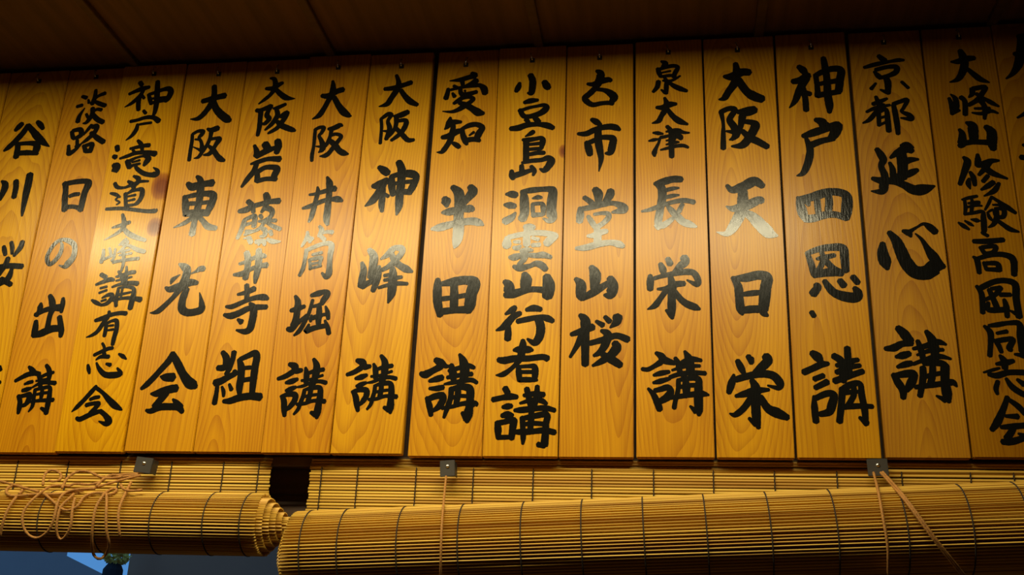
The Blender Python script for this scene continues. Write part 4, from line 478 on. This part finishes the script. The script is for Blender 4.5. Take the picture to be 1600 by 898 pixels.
blind('long sagging rolled bamboo blind filling the lower right', -.50, 1.0, -.5097, -.492, -.516, -1, -.056, ZR, .0645, .0070, 7.0, -.0155,
      (-.491, -.4323, -.3387, -.2486, -.1559, -.0667, .026, .1143, .2031, .2923, .3836, .4787, .5377, .63), (-.4679, -.4133, -.328, -.2414, -.1538, -.0702, .0145, .0986, .1831, .2686, .3575, .4394, .51, .60))

# ---------------------------------------------------------------- brackets and cords
def bracket(x, z, rot, w_, label):
    root = empty('cord_bracket', (x, -.002, z), (0, rot, 0)); tag(root, label, 'bracket', 'small dark brackets holding the blind cords')
    h = .0125
    bm = newbox(-w_, w_, -.0045, -.0025, -h, h, bev=.0006); box(bm, w_-.0018, w_, -.0026, .016, -h*.9, h*.9, bev=.0005)
    obj('plate', bm, BRACKET, root)
    bm = bmesh.new(); bmesh.ops.create_uvsphere(bm, u_segments=14, v_segments=8, radius=.003)
    for v in bm.verts: v.co.y *= .6
    s = obj('screw_head', bm, SCREW, root, (.0005, -.0048, .003), smooth=True)
bracket(-.7785, -.0200, math.radians(6), .0145, 'dark tilted bracket above the tangled cord at left')
bracket(-.2851, -.0210, math.radians(-4), .0115, 'dark square bracket in the middle holding one thin vertical cord')
bracket(.3470, -.0140, math.radians(-2), .0145, 'dark bracket on the right from which three cords run down')
ROPES = {
 'tangle': [
  '-7733,-192,-385 -7759,-202,-395 -7795,-215,-408 -7837,-230,-423 -7884,-247,-440 -7933,-266,-458 -7982,-285,-477 -8029,-304,-496 -8069,-322,-513 -8108,-340,-531 -8148,-360,-549 -8188,-380,-569 -8230,-400,-588 -8273,-419,-607 -8319,-438,-625 -8367,-456,-642 -8408,-470,-656 -8420,-538,-679 -8440,-595,-700 -8474,-630,-717 -8514,-657,-733 -8556,-678,-746 -8599,-695,-759 -8643,-709,-770 -8685,-720,-779 -8726,-728,-786 -8793,-736,-793 -8858,-738,-795 -8921,-737,-794 -8981,-735,-792 -9038,-733,-790 -9089,-734,-791 -9154,-741,-798 -9208,-750,-806 -9258,-758,-815 -9310,-765,-822 -9365,-770,-828 -9422,-776,-835 -9475,-779,-838 -9523,-774,-833 -9605,-735,-792 -9677,-661,-735 -9770,-508,-671 -9791,-420,-624 -9740,-395,-600 -9664,-389,-594 -9566,-413,-616 -9484,-456,-655 -9381,-665,-738 -9385,-733,-790',
  '-7796,-173,-359 -7833,-176,-362 -7885,-179,-366 -7946,-183,-370 -8013,-188,-375 -8081,-193,-382 -8144,-200,-389 -8199,-208,-397 -8239,-218,-407 -8285,-255,-443 -8289,-301,-487 -8303,-340,-524 -8344,-368,-551 -8394,-389,-571 -8458,-400,-583 -8522,-397,-580 -8599,-385,-570 -8673,-373,-559 -8728,-370,-557 -8772,-398,-584 -8782,-431,-615',
  '-7777,-205,-381 -7808,-211,-388 -7853,-220,-397 -7905,-231,-408 -7960,-242,-419 -8014,-252,-429 -8063,-259,-436 -8123,-270,-447 -8178,-279,-456 -8235,-282,-460 -8301,-275,-453 -8366,-255,-435 -8440,-225,-407 -8517,-191,-375 -8589,-160,-345 -8637,-160,-329 -8720,-160,-312 -8791,-160,-318 -8848,-160,-334 -8897,-174,-362 -8922,-214,-401 -8924,-267,-452 -8911,-328,-511 -8896,-381,-561 -8872,-437,-613 -8805,-550,-660',
  '-9216,-422,-595 -9267,-353,-530 -9337,-257,-438 -9382,-179,-363 -9339,-171,-317 -9272,-171,-301 -9202,-171,-308 -9137,-171,-335 -9059,-207,-386 -8994,-270,-448 -8995,-329,-503 -9033,-368,-541 -9110,-358,-533 -9182,-337,-514',
  '-8692,-540,-634 -8781,-456,-614 -8848,-448,-607 -8913,-443,-603 -8987,-440,-601 -9047,-448,-609 -9003,-596,-653 -8992,-676,-693 -8994,-745,-742 -9004,-785,-779 -9020,-822,-821 -9040,-853,-865 -9061,-879,-908 -9079,-898,-949 -9098,-916,-997 -9115,-928,-1043 -9128,-937,-1089 -9134,-941,-1134 -9130,-941,-1194 -9115,-935,-1253 -9096,-924,-1307 -9074,-909,-1354 -9047,-891,-1396 -9015,-874,-1430 -8959,-853,-1466 -8891,-845,-1478 -8836,-854,-1464 -8777,-870,-1437 -8726,-887,-1405 -8686,-903,-1369 -8655,-918,-1327 -8631,-930,-1278 -8617,-938,-1234 -8610,-942,-1183 -8607,-941,-1130 -8608,-936,-1082 -8615,-924,-1024 -8628,-907,-971 -8634,-884,-919 -8632,-853,-864 -8625,-813,-810 -8609,-770,-765 -8578,-737,-735 -8531,-713,-718 -8469,-694,-705 -8419,-684,-698 -8357,-677,-694 -8292,-673,-691 -8235,-670,-689 -8195,-667,-687',
  '-8973,-726,-784 -8915,-758,-815 -8839,-795,-858 -8759,-826,-905 -8687,-850,-948 -8633,-864,-982 -8559,-881,-1034 -8508,-887,-1062 -8450,-888,-1066 -8392,-884,-1048 -8350,-878,-1023 -8310,-866,-988 -8285,-852,-953 -8299,-826,-904 -8313,-792,-855 -8292,-762,-819 -8257,-726,-784 -8216,-694,-758 -8154,-682,-749 -8079,-686,-752 -8025,-690,-755',
  '-8479,-738,-780 -8484,-784,-827 -8505,-827,-885 -8544,-855,-934 -8578,-876,-983 -8581,-893,-1036 -8574,-905,-1098 -8575,-909,-1153 -8577,-907,-1215 -8579,-898,-1273 -8578,-884,-1326 -8575,-864,-1375 -8569,-843,-1418 -8554,-809,-1471 -8525,-789,-1497 -8471,-810,-1470 -8414,-845,-1415 -8383,-865,-1373 -8357,-884,-1324 -8341,-898,-1269 -8340,-906,-1224 -8346,-909,-1175 -8357,-907,-1124 -8366,-901,-1073 -8374,-887,-1016 -8385,-865,-955 -8398,-836,-899 -8412,-809,-859',
  '-7985,-756,-782 -7981,-770,-796 -7977,-800,-830 -7982,-830,-870 -7993,-860,-920 -8000,-886,-977 -7999,-901,-1023 -7996,-912,-1072 -7993,-918,-1124 -7991,-920,-1180 -7991,-916,-1228 -7992,-907,-1280 -7995,-893,-1332 -8000,-873,-1383 -8006,-849,-1430 -8015,-812,-1486 -8028,-766,-1539 -8044,-712,-1586 -8062,-656,-1623 -8093,-559,-1667 -8115,-469,-1689 -7915,-740,-1743 -7864,-740,-1748 -7981,-456,-1691 -7877,-592,-1655 -7819,-665,-1618 -7771,-730,-1572 -7742,-780,-1524 -7741,-815,-1481 -7754,-845,-1437 -7766,-872,-1386 -7771,-890,-1341 -7776,-905,-1292 -7782,-915,-1238 -7791,-920,-1177 -7799,-919,-1128 -7811,-912,-1071 -7827,-897,-1011 -7847,-875,-951 -7869,-847,-897 -7891,-819,-854 -7934,-767,-793 -7951,-750,-776',
  '-7785,-362,-522 -7774,-408,-566 -7757,-475,-629 -7654,-707,-726 -7631,-786,-796 -7623,-832,-853 -7620,-873,-922 -7621,-899,-981 -7616,-917,-1043 -7607,-927,-1097 -7595,-931,-1153 -7584,-929,-1209 -7575,-923,-1260 -7564,-907,-1325 -7556,-885,-1384 -7552,-865,-1424',
  '-7408,-693,-703 -7444,-702,-709 -7495,-715,-718 -7552,-724,-726 -7603,-726,-727 -7690,-703,-710 -7771,-648,-677 -7893,-460,-608 -7921,-418,-569',
  '-8049,-690,-755 -7972,-728,-786 -7892,-744,-801 -7860,-710,-770 -7854,-629,-717 -7909,-480,-660 -7958,-453,-635 -8023,-456,-639 -8031,-526,-676 -8005,-660,-735 -8013,-709,-769',
  '-9502,-822,-1453 -9488,-844,-1416 -9473,-870,-1363 -9460,-891,-1302 -9449,-903,-1243 -9437,-909,-1187 -9427,-908,-1129 -9418,-901,-1072 -9410,-888,-1019 -9397,-863,-952 -9385,-830,-890 -9380,-800,-847',
  '-10262,-290,-487 -10201,-300,-497 -10114,-316,-511 -10018,-335,-529 -9943,-353,-545 -9862,-373,-564 -9778,-395,-584 -9695,-417,-604 -9611,-441,-625 -9459,-566,-665 -9349,-632,-693 -9268,-667,-713 -9152,-703,-738 -9081,-720,-750',
  '-8300,-453,-614 -8302,-406,-570 -8303,-341,-508 -8294,-286,-455 -8273,-249,-420 -8242,-223,-394 -8198,-210,-381 -8130,-218,-388 -8050,-239,-408 -7992,-255,-423',
 ],
 'mid': [
  '-2835,-197,-358 -2827,-239,-397 -2817,-294,-450 -2805,-361,-511 -2791,-434,-579 -2777,-513,-651 -2762,-593,-723 -2747,-671,-793 -2715,-826,-872 -2691,-944,-935 -2677,-1014,-990 -2667,-1065,-1041 -2660,-1106,-1090 -2653,-1139,-1138 -2648,-1166,-1187 -2644,-1189,-1237 -2639,-1208,-1288 -2636,-1222,-1341 -2633,-1231,-1384 -2630,-1237,-1430 -2628,-1240,-1478 -2626,-1239,-1528 -2625,-1235,-1579 -2625,-1227,-1628 -2625,-1215,-1677 -2626,-1200,-1724 -2627,-1183,-1767 -2629,-1164,-1807 -2632,-1144,-1842 -2634,-1126,-1873 -2642,-1062,-1954 -2645,-1020,-1997 -2648,-991,-2022',
 ],
 'rt': [
  '3395,-120,-228 3392,-165,-269 3389,-227,-325 3384,-303,-393 3301,-805,-545 3279,-967,-636 3273,-1028,-687 3268,-1077,-740 3265,-1119,-794 3263,-1152,-847 3263,-1179,-901 3263,-1200,-953 3264,-1216,-1003 3266,-1227,-1051 3269,-1235,-1097 3272,-1239,-1143 3276,-1240,-1188 3281,-1238,-1233 3285,-1233,-1276 3290,-1226,-1317 3294,-1217,-1356 3297,-1206,-1393 3301,-1189,-1439 3303,-1170,-1481 3304,-1149,-1521 3305,-1126,-1557 3307,-1102,-1591 3309,-1077,-1622 3314,-1023,-1678 3320,-969,-1723 3325,-926,-1753',
 ],
 'rt2': [
  '3492,-120,-227 3504,-150,-254 3520,-190,-290 3538,-238,-333 3558,-291,-380 3578,-347,-431 3504,-880,-568 3516,-965,-622 3531,-1022,-668 3547,-1064,-710 3564,-1099,-751 3581,-1128,-791 3599,-1153,-830 3617,-1173,-869 3636,-1191,-908 3656,-1205,-947 3676,-1217,-985 3695,-1225,-1019 3714,-1232,-1053 3734,-1236,-1088 3754,-1239,-1122 3774,-1240,-1156 3795,-1239,-1190 3817,-1236,-1223 3839,-1232,-1256 3861,-1226,-1288 3887,-1217,-1323 3915,-1207,-1358 3943,-1194,-1393 3971,-1179,-1427 4000,-1162,-1460 4029,-1143,-1492 4057,-1122,-1523 4084,-1100,-1552 4120,-1067,-1590 4158,-1029,-1628 4196,-985,-1664 4232,-940,-1696 4263,-895,-1722 4288,-857,-1740',
  '3520,-120,-217 3534,-139,-243 3550,-180,-281 3569,-229,-325 3590,-284,-374 3525,-777,-507 3527,-922,-574 3542,-998,-627 3559,-1050,-673 3575,-1089,-715 3592,-1122,-755 3610,-1150,-795 3628,-1173,-834 3646,-1192,-873 3665,-1209,-911 3685,-1223,-949 3705,-1234,-987 3726,-1242,-1025 3747,-1249,-1062 3768,-1253,-1100 3790,-1255,-1137 3812,-1255,-1174 3835,-1252,-1211 3858,-1248,-1246 3882,-1242,-1281 3907,-1235,-1316 3933,-1225,-1350 3960,-1213,-1383 3987,-1199,-1416 4015,-1184,-1449 4042,-1167,-1480 4069,-1148,-1510 4095,-1128,-1539 4130,-1098,-1577 4167,-1063,-1615 4204,-1023,-1651 4238,-982,-1683 4269,-942,-1710 4292,-909,-1729',
 ],
}

def cord(key, label, r, twist=True):
    bm = bmesh.new()
    for st in ROPES[key]:
        pts = [Vector([int(v)*1e-4 for v in p.split(',')]) for p in st.split(' ')]
        # smooth the path
        for _ in range(2):
            pts = [pts[0]] + [(pts[i-1]+pts[i]*2+pts[i+1])/4 for i in range(1, len(pts)-1)] + [pts[-1]]
        tube(bm, pts, [r*(1+.09*math.sin(i*2.1)) for i in range(len(pts))], 8)
    o = obj('cord', bm, ROPE, smooth=True); tag(o, label, 'cord')
    return o
cord('tangle', 'tangled orange-brown cord with loops hanging over the left blind', .0021)
cord('mid', 'single thin cord hanging straight down from the middle bracket', .0017)
cord('rt', 'thin single cord running down from the right bracket, nearly vertical', .0019)
cord('rt2', 'doubled cord slanting down to the right from the right bracket', .0019)

# ---------------------------------------------------------------- outside, below the left blind
SLATE = plain('outside_slate_wall', (.46, .19, .10), .9, noise=.12, nscale=(2, 2, 2))
ROOFM = plain('outside_blue_roof', (.38, .27, .24), .7, noise=.12, nscale=(2, 2, 2))
LEAF = plain('outside_leaves', (1.0, .55, .10), .9, noise=.3, nscale=(30, 30, 30))
TRUNK = plain('outside_bark', (.03, .02, .02), .9)
ob = empty('neighbouring_building', (-1.2, 2.6, -2.0)); tag(ob, 'blurred slate-coloured building outside, seen below the left blind', 'building')
obj('wall', newbox(-.885, 3.5, -.1, 1.2, 0, 3.2), SLATE, ob)
obj('roof', newbox(-.90, 3.6, -.35, 1.3, 3.2, 3.3), ROOFM, ob)
ro = empty('sloping_roof', (-3.6, 2.5, -2.0)); tag(ro, 'blue-grey sloping roof outside at the lower left corner', 'roof')
bm = bmesh.new()
pts = [(-2.0,0,0),(1.43,0,0),(1.43,0,2.030),(1.245,0,2.104),(1.245,0,2.35),(-2.0,0,2.9)]
v0 = [bm.verts.new((x, 0, z)) for x, y, z in pts]; v1 = [bm.verts.new((x-.12, .12, z)) for x, y, z in pts]
bm.faces.new(v0); bm.faces.new(v1[::-1])
for i in range(len(pts)): bm.faces.new((v0[i], v0[(i+1) % 6], v1[(i+1) % 6], v1[i]))
obj('gable', bm, ROOFM, ro)
sh = empty('clipped_tree', (-2.062, 2.35, -2.0)); tag(sh, 'small yellow-green treetop outside beyond the hanging cord loop', 'tree')
bm = bmesh.new(); random.seed(5)
for k in range(420):
    a, b_ = random.uniform(0, 6.283), random.uniform(-1, 1); rr = .05*random.uniform(.6, 1)
    c = Vector((math.cos(a)*rr*math.sqrt(1-b_*b_), math.sin(a)*rr*math.sqrt(1-b_*b_), 2.09 + b_*.032))
    u_ = Vector((random.gauss(0,1), random.gauss(0,1), random.gauss(0,1))).normalized()*.009; v_ = u_.orthogonal().normalized()*.005
    vs4 = [bm.verts.new(c+u_), bm.verts.new(c+v_), bm.verts.new(c-u_), bm.verts.new(c-v_)]; bm.faces.new(vs4)
lf = obj('foliage', bm, LEAF, sh); tag(lf, kind='stuff')
bm = bmesh.new(); tube(bm, [(0,0,0),(0,0,1.2),(-.005,0,2.04),(0,0,2.07)], [.06,.05,.038,.02], 12); obj('trunk', bm, TRUNK, sh)
struct('ground_outside', newbox(-12, 12, .12, 14, -2.1, -2.0), FLOORM)
